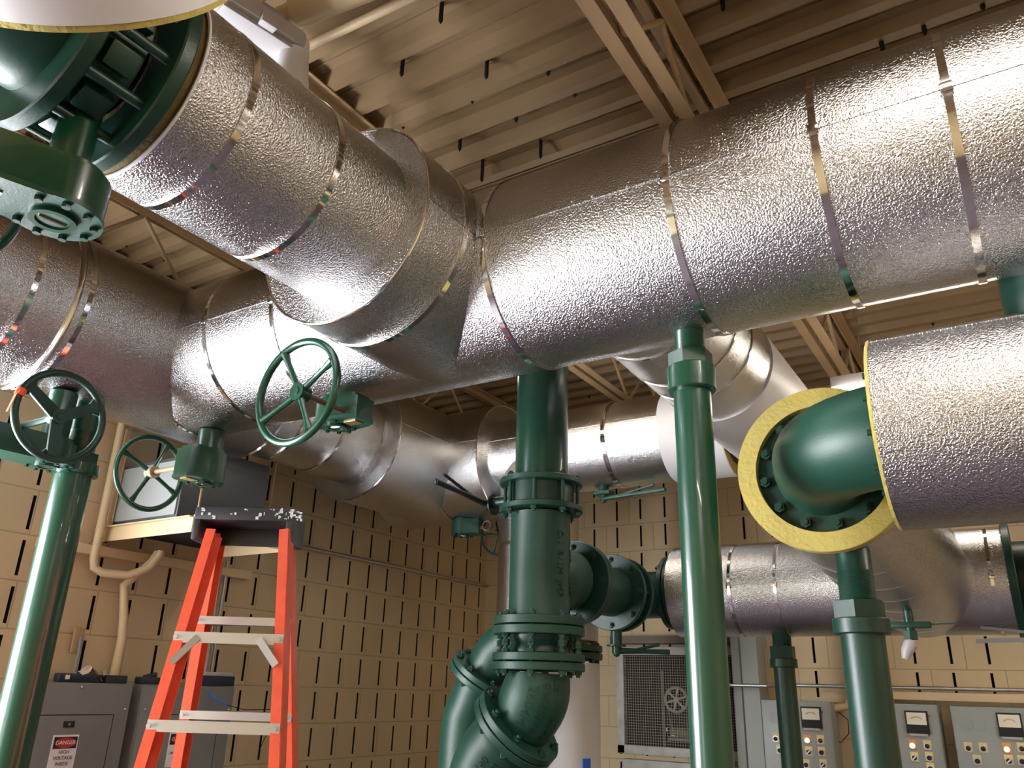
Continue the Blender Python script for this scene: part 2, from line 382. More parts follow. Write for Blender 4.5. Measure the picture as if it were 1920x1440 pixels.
def seamang(axv, e):
    u, v = perp(axv); return atan2(e.dot(v), e.dot(u))
ZH = 1.343
A = (2.11, ZH); RA = 0.33
B = (-1.625, ZH); RB = 0.252; RS = 0.335
C = (-3.10, ZH)
# --- A: long header
t = thing('insulated_pipe', 'longest and thickest silver pipe, crossing the picture from lower left to upper right', 'insulated pipe', (-0.8, A[0], ZH-RA))
e, h = seamdir('X', A, RA, 1250, 330)
jacket(t, (C[0], A[0], ZH), (2.4, A[0], ZH), RA, seam=seamang(X, e), cuta=('Y', C, RA, 1))
for px, py in ((903, 430), (1248, 328), (1526, 252), (1779, 185)):
    x = oncyl('X', A, RA, px, py).x; band(t, (x, A[0], ZH), X, RA, seal=e)
dx = oncyl('X', A, RA, 1779, 185).x
for k in (1, 2, 3): band(t, (dx+0.3*k, A[0], ZH), X, RA, seal=e)
for px, py in ((268, 690), (383, 640), (516, 640)):
    x = oncyl('X', A, RA, px, py).x; band(t, (x, A[0], ZH), X, RA, w=0.016, seal=oncyl('X', A, RA, px, py)*0+e)
for px, py in ((1072, 378), (1110, 367), (1175, 350), (1380, 292)):        # rivets along the lap
    p = oncyl('X', A, RA, px, py); MB().ball(p+ray(px, py)*-0.001, 0.0045, 8, 4).build('rivet', 'smooth', t)
# --- B: feeder coming toward us, with its saddle on A
yB0 = oncyl('Y', B, RB, 300, 258).y
yBa = oncyl('Y', B, RS, 797, 400).y
t = thing('insulated_pipe', 'silver pipe coming down from the big green valve at upper left into the longest pipe', 'insulated pipe', (B[0], 1.1, ZH-RS))
e, h = seamdir('Y', B, RB, 560, 110)
jacket(t, (B[0], yB0, ZH), (B[0], yBa+0.02, ZH), RB, seam=seamang(Y, e), capa='brownins')
for px, py in ((468, 195), (636, 300)):
    band(t, (B[0], oncyl('Y', B, RB, px, py).y, ZH), Y, RB, seal=None)
MB().ring((B[0], yB0-0.001, ZH), Y, RB+0.002, RB-0.004, 0.006, 96).build('cut_edge', 'white', t)
e, h = seamdir('Y', B, RS, 840, 400)
jacket(t, (B[0], yBa, ZH), (B[0], A[0]-0.02, ZH), RS, seam=seamang(Y, e), name='saddle_jacket', cutb=('X', A, RA, -1))
collar(t, (B[0], yBa, ZH), Y, RS, RB-0.01)
band(t, (B[0], oncyl('Y', B, RS, 845, 520).y, ZH), Y, RS)
# --- C: big pipe on the far left
t = thing('insulated_pipe', 'thick silver pipe on the far left that meets the left end of the longest pipe', 'insulated pipe', (C[0], 1.6, ZH-RA))
e, h = seamdir('Y', C, RA, 230, 600)
yC1 = oncyl('Y', C, RA, 470, 850).y
jacket(t, (C[0], -0.6, ZH), (C[0], yC1, ZH), RA, seam=seamang(Y, e))
MB().ring((C[0], yC1-0.003, ZH), Y, RA, 0.2, 0.003, 96).build('end_cap', 'stucco', t)
for px, py in ((55, 560), (120, 660), (395, 822)):
    band(t, (C[0], oncyl('Y', C, RA, px, py).y, ZH), Y, RA)
yr = oncyl('Y', C, RA, 150, 540).y
MB().lathe((C[0], yr, ZH), Y, [(RA, -0.012), (RA+0.014, -0.006), (RA+0.018, 0), (RA+0.014, 0.006), (RA, 0.012)], 96).build('raised_bead', 'smooth', t)
MB().lathe((C[0], yC1, ZH), Y, [(RA, -0.006), (RA+0.006, 0), (RA, 0.006)], 96).build('raised_bead', 'smooth', t)
# --- C': thinner run beyond, into the saddle of E
CP = (-3.20, ZH); RCP = 0.262; RE = 0.36; E_ = (4.13, ZH)
t = thing('insulated_pipe', 'silver pipe with several thin bands running back behind the two middle handwheels', 'insulated pipe', (CP[0], 3.1, ZH-RE))
ye = oncyl('Y', (CP[0], ZH), RE, 742, 850).y
e, h = seamdir('Y', CP, RCP, 640, 810)
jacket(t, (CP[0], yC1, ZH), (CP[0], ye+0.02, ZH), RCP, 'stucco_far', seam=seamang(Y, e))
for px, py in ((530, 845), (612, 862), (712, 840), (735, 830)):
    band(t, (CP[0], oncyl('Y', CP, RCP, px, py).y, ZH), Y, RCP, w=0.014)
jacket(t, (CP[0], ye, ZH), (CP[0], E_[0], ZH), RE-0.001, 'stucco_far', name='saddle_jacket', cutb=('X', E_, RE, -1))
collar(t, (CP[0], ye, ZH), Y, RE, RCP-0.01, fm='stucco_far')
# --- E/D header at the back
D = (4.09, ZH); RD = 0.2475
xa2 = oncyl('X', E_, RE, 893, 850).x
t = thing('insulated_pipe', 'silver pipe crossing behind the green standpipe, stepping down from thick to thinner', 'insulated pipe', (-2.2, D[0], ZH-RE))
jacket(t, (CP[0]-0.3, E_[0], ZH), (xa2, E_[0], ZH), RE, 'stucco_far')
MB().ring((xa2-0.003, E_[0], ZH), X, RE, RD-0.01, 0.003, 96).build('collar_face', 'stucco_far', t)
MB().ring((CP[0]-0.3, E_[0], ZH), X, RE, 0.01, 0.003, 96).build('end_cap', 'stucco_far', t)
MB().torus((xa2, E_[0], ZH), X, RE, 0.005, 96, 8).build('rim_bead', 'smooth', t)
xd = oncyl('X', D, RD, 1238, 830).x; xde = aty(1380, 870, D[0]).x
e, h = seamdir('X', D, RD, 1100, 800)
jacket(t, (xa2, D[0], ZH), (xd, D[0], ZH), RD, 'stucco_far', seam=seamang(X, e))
for px, py in ((1130, 840), (1135, 850)):
    band(t, (oncyl('X', D, RD, px, py).x, D[0], ZH), X, RD, w=0.014)
band(t, (oncyl('X', E_, RE, 803, 850).x, E_[0], ZH), X, RE, w=0.014)
MB().tube([(xd-0.01, D[0], ZH), (xde, D[0], ZH)], RD+0.006, 96, cap=False).build('white_wrap', 'white', t)
MB().ring((xde-0.004, D[0], ZH), X, RD+0.006, RD-0.055, 0.006, 96).build('insulation_end', 'yellow', t)
MB().ring((xde-0.10, D[0], ZH), X, RD-0.055, 0.09, 0.03, 48).build('pipe_flange', 'dgreen', t)
bolt_s = MB(); bolt_s.hexa((0, 0, 0), Z, 0.014, 0.014); bolt_s.cyl((0, 0, 0.012), (0, 0, 0.030), 0.0075, n=10)
bolt_s = proto(bolt_s, 'bolt', 'cast')
for k in range(8):
    g = k*pi/4+0.2; inst(bolt_s, 'bolt', (xde-0.07, D[0]+0.15*cos(g), ZH+0.15*sin(g)), rotto(X), t)
# --- I: branch from the back of A toward D
I_ = (-1.0, ZH); RI = 0.243
t = thing('insulated_pipe', 'pinkish silver pipe behind the longest pipe, ending in white wrap beside the tall post', 'insulated pipe', (I_[0], 3.2, ZH-RI))
yi = oncyl('Y', I_, RI, 1385, 775).y
e = seamdir('Y', I_, RI, 1250, 700)[0]
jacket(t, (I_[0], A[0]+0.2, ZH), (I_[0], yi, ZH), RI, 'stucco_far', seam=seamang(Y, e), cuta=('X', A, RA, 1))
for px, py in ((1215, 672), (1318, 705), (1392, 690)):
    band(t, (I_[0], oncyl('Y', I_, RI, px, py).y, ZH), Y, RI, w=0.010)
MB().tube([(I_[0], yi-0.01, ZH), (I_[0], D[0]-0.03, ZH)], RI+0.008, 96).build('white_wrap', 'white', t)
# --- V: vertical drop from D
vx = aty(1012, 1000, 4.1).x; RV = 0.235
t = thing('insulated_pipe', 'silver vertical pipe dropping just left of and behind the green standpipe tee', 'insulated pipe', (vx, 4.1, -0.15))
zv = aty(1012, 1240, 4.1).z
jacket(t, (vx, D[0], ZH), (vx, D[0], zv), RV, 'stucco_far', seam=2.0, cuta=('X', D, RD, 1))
band(t, (vx, D[0], aty(945, 1027, 4.0).z), Z, RV, w=0.014)
MB().cyl((vx, D[0], zv+0.01), (vx, D[0], ZF), 0.11, n=32).build('riser', 'cast', t)
# --- W: white wrapped vertical pipe
wy = 3.62; wx = aty(1046, 1300, wy).x; RW = 0.195
t = thing('wrapped_pipe', 'white wrapped vertical pipe behind the green elbow, with blue tape near the bottom', 'wrapped pipe', (wx, wy, ZF))
z1 = aty(1046, 1147, wy).z; z2 = aty(1046, 1202, wy).z; z3 = aty(1046, 1243, wy).z
m_ = MB(); m_.tube([(wx, wy, z1+0.04), (wx, wy, z1+0.03), (wx, wy, z2)], [RW-0.02, RW, RW], 64); m_.tube([(wx, wy, z3), (wx, wy, ZF)], RW+0.006, 64); m_.build('white_wrap', 'white', t)
m_ = MB(); zc = (z2+z3)/2
m_.ring((wx, wy, zc+0.002), Z, 0.215, 0.05, 0.030, 64, 0.003); m_.ring((wx, wy, zc-0.034), Z, 0.215, 0.05, 0.030, 64, 0.003); m_.build('flange', 'cast', t)
for k in range(12):
    g = k*pi/6; p = V((wx+0.19*cos(g), wy+0.19*sin(g), 0))
    MB().cyl(p+Z*(zc-0.055), p+Z*(zc+0.045), 0.010, n=6).build('bolt', 'dgreen', t)
MB().ring((wx, wy, z2-0.002), Z, RW, RW-0.04, 0.004, 64).build('insulation_end', 'yellow', t)
hp = oncyl('Z', (wx, wy), RW+0.008, 1100, 1434)
MB().box(hp, (0.004, 0.045, 0.05), ((hp-V((wx, wy, hp.z))).normalized(), Z.cross((hp-V((wx, wy, hp.z))).normalized()), Z)).build('tape', 'blue', t)
# --- F: low pipe by the back wall
F = (3.83, 0.469); RF = 0.2086
xf0 = aty(1276, 1115, F[0]).x; xf1 = aty(1893, 1090, F[0]).x
t = thing('insulated_pipe', 'low silver pipe along the back wall above the grey control boxes', 'insulated pipe', (-0.4, F[0], F[1]-RF))
e = seamdir('X', F, RF, 1450, 1095)[0]
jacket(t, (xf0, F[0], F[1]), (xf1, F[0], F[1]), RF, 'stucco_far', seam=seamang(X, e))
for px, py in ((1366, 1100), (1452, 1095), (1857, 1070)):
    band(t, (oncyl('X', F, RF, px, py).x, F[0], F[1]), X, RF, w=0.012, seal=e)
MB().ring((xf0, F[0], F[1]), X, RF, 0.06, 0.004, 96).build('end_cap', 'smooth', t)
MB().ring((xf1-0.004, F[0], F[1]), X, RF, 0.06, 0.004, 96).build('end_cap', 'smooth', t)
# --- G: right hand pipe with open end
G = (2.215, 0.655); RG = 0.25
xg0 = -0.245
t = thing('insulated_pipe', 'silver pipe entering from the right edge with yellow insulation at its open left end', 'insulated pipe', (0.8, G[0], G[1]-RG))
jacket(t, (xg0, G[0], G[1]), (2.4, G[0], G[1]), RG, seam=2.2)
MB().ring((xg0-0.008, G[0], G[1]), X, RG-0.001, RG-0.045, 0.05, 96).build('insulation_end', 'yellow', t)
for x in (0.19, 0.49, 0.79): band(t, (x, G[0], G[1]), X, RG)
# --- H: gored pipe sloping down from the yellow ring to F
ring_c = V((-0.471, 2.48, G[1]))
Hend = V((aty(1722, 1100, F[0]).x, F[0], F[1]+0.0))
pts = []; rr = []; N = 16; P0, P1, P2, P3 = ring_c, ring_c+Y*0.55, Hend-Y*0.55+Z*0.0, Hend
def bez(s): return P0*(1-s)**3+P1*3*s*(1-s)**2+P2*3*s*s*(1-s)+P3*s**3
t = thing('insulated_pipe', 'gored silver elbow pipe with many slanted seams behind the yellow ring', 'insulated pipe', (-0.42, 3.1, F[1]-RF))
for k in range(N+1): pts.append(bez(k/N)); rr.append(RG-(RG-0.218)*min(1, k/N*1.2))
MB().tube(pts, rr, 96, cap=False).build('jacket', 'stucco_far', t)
for k, s in enumerate((0.27, 0.41, 0.52, 0.62, 0.71, 0.79, 0.87)):
    p = bez(s); d_ = (bez(s+0.02)-bez(s-0.02)).normalized(); d_ = (d_+X*-0.25+Z*0.10).normalized()
    r = RG-(RG-0.218)*min(1, s*1.2)
    MB().ring(p-d_*0.003, d_, r+0.0025, r-0.02, 0.004, 96).build('gore_seam', 'galv', t)
MB().lathe(ring_c-Y*0.004, Y, [(RG-0.055, 0), (RG+0.002, 0), (RG+0.004, 0.03), (RG-0.055, 0.05)], 72).build('insulation_end', 'yellow', t)
m_ = MB(); m_.ring(ring_c+Y*0.05, Y, RG-0.055, 0.08, 0.03, 64); m_.ring(ring_c+Y*0.08, Y, RG-0.05, 0.05, 0.02, 64); m_.build('inner_flange', 'dgreen', t)

# ================================================================== GREEN IRONWORK
def mkbolt(rh, L, name='bolt', m='cast'):
    b = MB(); b.hexa((0, 0, -L/2-rh*0.9), Z, rh, rh*0.9); b.hexa((0, 0, L/2), Z, rh, rh*0.9); b.cyl((0, 0, -L/2-rh*1.5), (0, 0, L/2+rh*1.4), rh*0.55, n=10)
    return proto(b, name, m)
def flange_pair(t, p, ax, R, gap=0.004, th=0.026, ri=0.10, nb=8, rbc=None, m='cast', L=None, boltm='cast', rh=0.016, off=0.0, name='flange'):
    p, ax = V(p), V(ax).normalized(); rbc = rbc or R*0.85
    for s in (-1, 1):
        q = p+ax*(s*(gap/2+th/2)); MB().ring(q-ax*th/2, ax, R, ri, th, 64, 0.0025).build(name, m, t)
    L = L or (gap+2*th); bt = mkbolt(rh, L, m=boltm); u, v = perp(ax)
    for k in range(nb):
        g = off+2*pi*k/nb; inst(bt, 'bolt', p+(u*cos(g)+v*sin(g))*rbc, rotto(ax), t)
GX, GY = -1.632, 2.8
zt = lambda py: aty(1015, py, GY).z
RP = 0.1095
# standpipe
t = thing('standpipe', 'round green vertical pipe dropping from behind the longest pipe to the flanged tee', 'pipe', (GX, GY, zt(905)))
pp = [V((GX, A[0]+0.20, 1.62)), V((GX, GY-0.2, 1.62))]+[V((GX, GY-0.14+0.14*sin(g), 1.62-0.14+0.14*cos(g))) for g in [radians(a) for a in range(0, 91, 15)]]+[V((GX, GY, zt(903)))]
MB().tube(pp, RP, 48).build('pipe', 'green', t)
# wafer valve + lever between flanges
z_a, z_b = zt(903), zt(962)
t = thing('butterfly_valve', 'green wafer valve clamped between two flanges with a lever reaching up left', 'valve', (GX, GY, z_b))
zc = (z_a+z_b)/2
MB().ring((GX, GY, zc-0.05), Z, 0.135, 0.08, 0.10, 64).build('valve_body', 'dgreen', t)
flange_pair(t, (GX, GY, zc), Z, 0.170, gap=z_a-z_b-0.044, th=0.022, ri=0.1, nb=8, rbc=0.150, rh=0.014, off=0.35)
def lever(t, p, stem, hd, L, m='dgreen', neck=0.0, spread=0.26, side=None, w=0.022):
    """stem end p, stem direction, handle direction hd: notch plate, hub and a two-pronged lever"""
    p, stem, hd = V(p), V(stem).normalized(), V(hd).normalized(); s = side or stem.cross(hd)
    MB().ring(p-stem*0.006, stem, 0.045, 0.012, 0.006, 24).build('notch_plate', m, t)
    b = MB(); b.cyl(p, p+stem*0.03, 0.020, n=16); b.ball(p+stem*0.03, 0.016, 12, 6); b.build('lever_hub', m, t)
    b = MB(); q = p+stem*0.018
    b.tube([q, q+hd*L*0.35, q+hd*L*0.55, q+hd*L], [0.015, 0.012, 0.010, 0.012], 10)
    b.box(q+hd*(L*0.78), (L*0.46, w, 0.012), (hd, s, hd.cross(s)), 0.004)
    b.build('lever_handle', m, t)
    b = MB(); d2 = (hd+s*spread).normalized()
    b.tube([q+hd*L*0.25, q+hd*L*0.40+s*L*0.035, q+hd*L*0.25+d2*L*0.58], [0.008, 0.007, 0.007], 8); b.build('release_trigger', m, t)
MB().cyl((GX, GY, zc), (GX-0.235, GY, zc), 0.022, n=20).build('valve_neck', 'dgreen', t)
lever(t, (GX-0.235, GY, zc-0.01), -X, (-Y+Z*0.05), 0.38, side=(Z*0.9-X*0.3), m='black')
MB().torus((GX-0.255, GY-0.01, zc-0.10), Y, 0.020, 0.003, 20, 6).build('padlock_ring', 'black', t)
# tee
t = thing('pipe_tee', 'large green cast iron tee with raised letters and a flanged branch at its right', 'pipe fitting', (GX, GY, zt(1190)))
zb0 = zt(966); zb1 = zt(1158); zbr = 0.436
m_ = MB(); m_.tube([(GX, GY, zb0), (GX, GY, zb0-0.02), (GX, GY, zb1+0.02), (GX, GY, zb1)], [0.122, 0.120, 0.120, 0.124], 64)
m_.tube([(GX, GY+0.02, zbr), (GX, GY+0.10, zbr), (GX, GY+0.16, zbr), (GX, GY+0.22, zbr)], [0.118, 0.135, 0.122, 0.125], 64)
m_.build('tee_body', 'cast', t)
yb = 3.05
fy = 3.10
flange_pair(t, (GX, fy, zbr), Y, 0.172, th=0.026, nb=8, rbc=0.146, m='dgreen', rh=0.013)
flange_pair(t, (GX, GY, (zt(1160)+zt(1190))/2), Z, 0.176, th=(zt(1158)-zt(1192))/2-0.002, nb=8, rbc=0.152, rh=0.014, off=0.35)
def oncurve(cx, cy, r, g0, zc_, lift=0.0):     # wraps text running down the pipe
    def f(x, y, z):
        g = g0+y/r; return V((cx+(r+z+lift)*cos(g), cy+(r+z+lift)*sin(g), zc_-x))
    return f
hitp = oncyl('Z', (GX, GY), 0.12, 1053, 1060); g0 = atan2(hitp.y-GY, hitp.x-GX)
text_mb('C-1  811M  JMP', 0.040, 0.002, oncurve(GX, GY, 0.121, g0-0.05, zt(1060)), 1.0).build('cast_lettering', 'dgreen', t, 0)
hitp = oncyl('Z', (GX, GY), 0.12, 1066, 1070); g1 = atan2(hitp.y-GY, hitp.x-GX)
text_mb('HYPAFEERR', 0.034, 0.002, oncurve(GX, GY, 0.121, g1+0.12, zt(1075)), 1.0).build('cast_lettering', 'dgreen', t, 0)
# second wafer gap with bolts
t = thing('flexible_coupling', 'short green coupling with open bolt gaps between two double flanges', 'coupling', (GX, GY, zt(1260)))
za, zb2 = zt(1192), zt(1224)
MB().tube([(GX, GY, za), (GX, GY, za-0.01), (GX, GY, (za+zb2)/2), (GX, GY, zb2+0.01), (GX, GY, zb2)], [0.115, 0.115, 0.105, 0.115, 0.115], 48).build('coupling_body', 'dgreen', t)
bt = mkbolt(0.015, 0.012, m='cast')
for k in range(8):
    g = 0.35+2*pi*k/8
    for z in (za-0.014, zb2+0.014): inst(bt, 'bolt', (GX+0.150*cos(g), GY+0.150*sin(g), z), None, t)
flange_pair(t, (GX, GY, (zt(1226)+zt(1258))/2), Z, 0.177, th=(zt(1226)-zt(1258))/2-0.002, nb=8, rbc=0.152, rh=0.014, off=0.35)
# elbow 45 + tilted flange
t = thing('pipe_elbow', 'green cast elbow with raised numbers bending down left to a tilted flange', 'pipe fitting', (GX, GY, -0.2))
ze = zt(1262); Rb = 0.245
hd_ = V((-1.0, 0.02, 0)).normalized()
arc = [V((GX, GY, ze))+hd_*(Rb*(1-cos(g)))-Z*(Rb*sin(g)) for g in [radians(a) for a in (0, 5, 10, 15, 20, 25, 30, 35, 40, 45)]]
MB().tube(arc, [0.118+0.012*sin(pi*i/9) for i in range(10)], 56).build('elbow_body', 'cast', t)
nd = (hd_*sin(pi/4)-Z*cos(pi/4)).normalized(); fc = arc[-1]+nd*0.03
flange_pair(t, fc, nd, 0.178, th=0.028, nb=8, rbc=0.152, rh=0.016, off=0.2)
def onelbow(g0, s0, r, sh=0.0):
    def f(x, y, z):
        a = (s0+x)/Rb; c = V((GX, GY, ze))+hd_*(Rb*(1-cos(a)))-Z*(Rb*sin(a))
        n1 = (hd_*cos(a)+Z*sin(a)); n2 = n1.cross(-Z*cos(a)+hd_*sin(a)).normalized()
        g = g0+y/r; rr_ = r+0.010*sin(pi*min(1, max(0, a/(pi/4))))+z
        return c+(n1*cos(g)+n2*sin(g))*rr_
    return f
vd = ray(990, 1320); n2 = hd_.cross(-Z).normalized(); sgn = -1 if n2.dot(vd) > 0 else 1
gf = sgn*atan2(abs((-vd).dot(n2)), (-vd).dot(hd_))
for txt, dg, s0, sz in (('2604M', -0.15, 0.100, 0.044), ('8X45/96', 0.27, 0.095, 0.040), ('11STST', 0.64, 0.125, 0.030), ('US', 0.58, 0.03, 0.030)):
    text_mb(txt, sz, 0.002, onelbow(gf-sgn*dg*-1 if False else gf+dg, s0, 0.1195), 1.0).build('cast_lettering', 'dgreen', t, 0)
# continuing fitting
t = thing('pipe_elbow', 'lower green cast fitting with raised lettering at the bottom edge, below the tilted flange', 'pipe fitting', fc-Z*0.5)
q0 = fc+nd*0.032
arc2 = [q0+nd*0.02*i for i in range(6)]
lastp = arc2[-1]; pth = arc2+[lastp+nd*0.05-Z*0.02, lastp+nd*0.09-Z*0.07, lastp+nd*0.11-Z*0.15, V((lastp+nd*0.11).to_tuple())-Z*0.40]
pth[-1].z = max(pth[-1].z, ZF+0.2)
MB().tube(pth, [0.125]+[0.135]*(len(pth)-1), 48).build('elbow_body', 'cast', t)
MB().tube([pth[-1], V((pth[-1].x, pth[-1].y, ZF))], 0.11, 32).build('riser', 'cast', t)
nu = (-ray(930, 1400)); nu = (nu-nd*nu.dot(nd)).normalized(); ns = nd.cross(nu).normalized()
def onst(g0, s0, r):
    def f(x, y, z):
        g = g0+y/r; return q0+nd*(s0+x)+(nu*cos(g)+ns*sin(g))*(r+z)
    return f
for txt, g_, s0, sz in (('88CI1TP', -0.62, 0.12, 0.040), ('1554X90', -0.28, 0.13, 0.040), ('06150', 0.08, 0.12, 0.040)):
    text_mb(txt, sz, 0.002, onst(g_, s0, 0.1355), 1.0).build('cast_lettering', 'dgreen', t, 0)
# second, farther fitting behind
c2 = aty(915, 1262, 3.15)
t = thing('pipe_flange_joint', 'smaller green flange pair half hidden behind the left side of the cast elbow', 'pipe fitting', c2-Z*0.4)
n3 = V((-0.55, 0.0, -0.83)).normalized()
MB().tube([c2-n3*0.20+X*0.05, c2-n3*0.10, c2, c2+n3*0.10], [0.10, 0.11, 0.11, 0.11], 40).build('pipe', 'cast', t)
flange_pair(t, c2+n3*0.02, n3, 0.168, th=0.026, nb=8, rbc=0.145, rh=0.014)
q = c2+n3*0.10
MB().tube([q-n3*0.02, q+V((-0.045, 0, -0.10)), q+V((-0.055, 0, -0.2)), V((q.x-0.055, q.y, ZF))], 0.11, 32).build('riser', 'cast', t)
c3 = aty(880, 1385, 3.3)
t = thing('strainer_plug', 'small green flange with bolts sticking out left of the lower cast fitting', 'pipe fitting', c3-Z*0.1)
MB().ring(c3, Z, 0.052, 0.01, 0.022, 32).build('flange', 'dgreen', t)
MB().cyl(c3-Z*0.16, c3, 0.03, n=20).build('neck', 'dgreen', t)
MB().ring(c3-Z*0.17, Z, 0.048, 0.01, 0.018, 32).build('lower_flange', 'dgreen', t)
MB().tube([c3-Z*0.08, c3-Z*0.08+X*0.22+Y*-0.1], 0.035, 20).build('side_arm', 'dgreen', t)
for k in range(4):
    g = 0.5+k*pi/2; inst(bolt_s, 'bolt', c3+V((0.036*cos(g), 0.036*sin(g), 0.02)), None, t)
# branch spool -> second flange -> elbow -> F
t = thing('branch_spool', 'short green pipe between the tee branch and the next round flange', 'pipe', (GX, 3.35, zbr-0.1))
fy2 = 3.47
MB().tube([(GX, fy+0.03, zbr), (GX, fy2-0.03, zbr)], RP, 48).build('pipe', 'cast', t)
t = thing('butterfly_valve', 'round dark green flanged valve behind the tee branch with a lever hanging underneath', 'valve', (GX, fy2, zbr-0.2))
flange_pair(t, (GX, fy2+0.03, zbr), Y, 0.170, gap=0.06, th=0.026, nb=8, rbc=0.146, m='dgreen', rh=0.013)
MB().ring((GX, fy2+0.0, zbr), Y, 0.135, 0.09, 0.06, 48).build('valve_body', 'dgreen', t)
sp = V((GX, fy2+0.03, zbr))
MB().cyl(sp-Z*0.12, sp-Z*0.235, 0.026, n=20).build('valve_neck', 'dgreen', t)
lever(t, sp-Z*0.235, -Z, Y*0.4+X*0.65, 0.24, side=(Z*0.9), m='dgreen', w=0.018)
t = thing('pipe_elbow', 'dark green elbow joining the branch valve to the left end of the low silver pipe', 'pipe fitting', (GX+0.1, F[0], F[1]-0.12))
rb = F[0]-(fy2+0.09)
arc = [V((GX+rb*(1-cos(g)), fy2+0.09+rb*sin(g), zbr+(F[1]-zbr)*g/(pi/2))) for g in [radians(a) for a in range(0, 91, 15)]]
arc.append(V((xf0-0.05, F[0], F[1]))); arc[-1].x = max(arc[-1].x, arc[-2].x+0.005)
MB().tube(arc, RP, 40).build('elbow_body', 'dgreen', t)
flange_pair(t, (xf0-0.035, F[0], F[1]), X, 0.172, th=0.024, nb=8, rbc=0.15, m='dgreen', rh=0.014)

# upper-left valve group on B ------------------------------------------------
t = thing('butterfly_valve', 'very large dark green flanged valve at the top left, below the white wrapped pipe', 'valve', (B[0], 0.5, ZH-0.27))
yv = yB0-0.055
RFv = 0.262
def rimgreen(y, th, R, nm, m='dgreen'): return MB().ring((B[0], y, ZH), Y, R, 0.15, th, 96, 0.004).build(nm, m, t)
rimgreen(yv-0.005, 0.034, RFv+0.004, 'flange')
rimgreen(yv-0.175, 0.036, RFv-0.01, 'flange')
MB().ring((B[0], yv-0.135, ZH), Y, 0.190, 0.12, 0.10, 64).build('valve_body', 'dgreen', t)
MB().ring((B[0], yv+0.002, ZH), Y, RFv-0.02, 0.12, 0.055, 64).build('insulation_end', 'brownins', t)
lb = MB(); lb.cyl((0, 0, -0.105), (0, 0, 0.105), 0.0125, n=14); lb.hexa((0, 0, 0.075), Z, 0.026, 0.024); lb.hexa((0, 0, -0.098), Z, 0.026, 0.024); lb = proto(lb, 'stud_bolt', 'dgreen')
lug = MB(); lug.box((0, 0, 0), (0.050, 0.058, 0.07), bev=0.008); lug = proto(lug, 'body_lug', 'dgreen')
for k in range(12):
    g = 2*pi*(k+0.4)/12; p = V((B[0]+0.222*cos(g), yv-0.062, ZH+0.222*sin(g)))
    inst(lb, 'stud_bolt', p, rotto(Y), t)
    g += pi/12; p = V((B[0]+0.200*cos(g), yv-0.085, ZH+0.200*sin(g)))
    o = inst(lug, 'body_lug', p, Matrix.Rotation(-g, 3, 'Y')@Matrix.Rotation(pi/2, 3, 'X'), t)
yel = yv-0.175
# green elbow body toward us / up, and the wrapped riser above
Rv = 0.30
t = thing('pipe_elbow', 'huge dark green elbow turning up into the white wrapped pipe at the top left', 'pipe fitting', (B[0], yel-0.3, ZH-0.2))
arc = [V((B[0], yel-Rv*sin(g), ZH+Rv*(1-cos(g)))) for g in [radians(a) for a in range(0, 91, 10)]]
MB().tube([V((B[0], yel+0.02, ZH))]+arc+[V((arc[-1].x, arc[-1].y, ZD))], 0.172, 56).build('elbow_body', 'dgreen', t)
wn_ = V((0.52, -0.72, 0.46)).normalized(); wc = V((-1.135, 0.465, 1.07))
t = thing('wrapped_pipe', 'white wrapped pipe with a yellow lower edge in the top left corner', 'wrapped pipe', wc)
MB().tube([wc, wc+wn_*0.75], 0.223, 96, cap=False).build('white_wrap', 'white', t)
MB().ring(wc-wn_*0.010, wn_, 0.2215, 0.165, 0.03, 96).build('insulation_end', 'yellow', t)
MB().ring(wc+wn_*0.05, wn_, 0.16, 0.01, 0.03, 64).build('blind_flange', 'dgreen', t)
MB().cyl(wc+wn_*0.06, wc+wn_*0.75, 0.12, n=40).build('pipe', 'dgreen', t)
MB().cyl(wc+wn_*0.45+Z*0.21, V(((wc+wn_*0.45).x, (wc+wn_*0.45).y, ZD)), 0.006, n=8).build('hanger_rod', 'galv', t)

# gear operators -------------------------------------------------------------
def handwheel(t, hub, n, R, spokes, rr, m, rim='green', phase=0.0, dish=0.02, flat=False, hubm=None, name='handwheel'):
    hub, n = V(hub), V(n).normalized(); u, v = perp(n)
    w_ = MB().torus(hub+n*dish, n, R, rr, 64, 12).build(name, rim, t)
    for k in range(spokes):
        g = phase+2*pi*k/spokes; e = u*cos(g)+v*sin(g)
        b = MB()
        if flat:
            s = n.cross(e); a, c = hub+n*0.004, hub+n*dish+e*(R-rr*0.5)
            b.prism([a+s*0.022-n*0.004, c+s*0.030*0.55-n*0.004, c-s*0.030*0.55-n*0.004, a-s*0.022-n*0.004], n*0.010)
            b.prism([a+e*R*0.75+s*0.012-n*0.004, c+s*0.040-n*0.004, c-s*0.040-n*0.004, a+e*R*0.75-s*0.012-n*0.004], n*0.010)
        else: b.tube([hub, hub+e*R*0.3+n*dish*0.3, hub+e*R*0.7+n*dish*0.75, hub+e*(R-rr*0.6)+n*dish], [rr*1.0, rr*0.78, rr*0.72, rr*1.15], 10)
        b.build('spoke', m, w_)
    b = MB(); b.cyl(hub-n*0.026, hub+n*0.016, R*0.17 if flat else rr*2.3, n=24); b.build('hub', hubm or m, w_)
    MB().cyl(hub+n*0.010, hub+n*0.019, rr*1.0, n=6).build('hub_nut', 'brass' if hubm else 'dgreen', w_)
    return w_
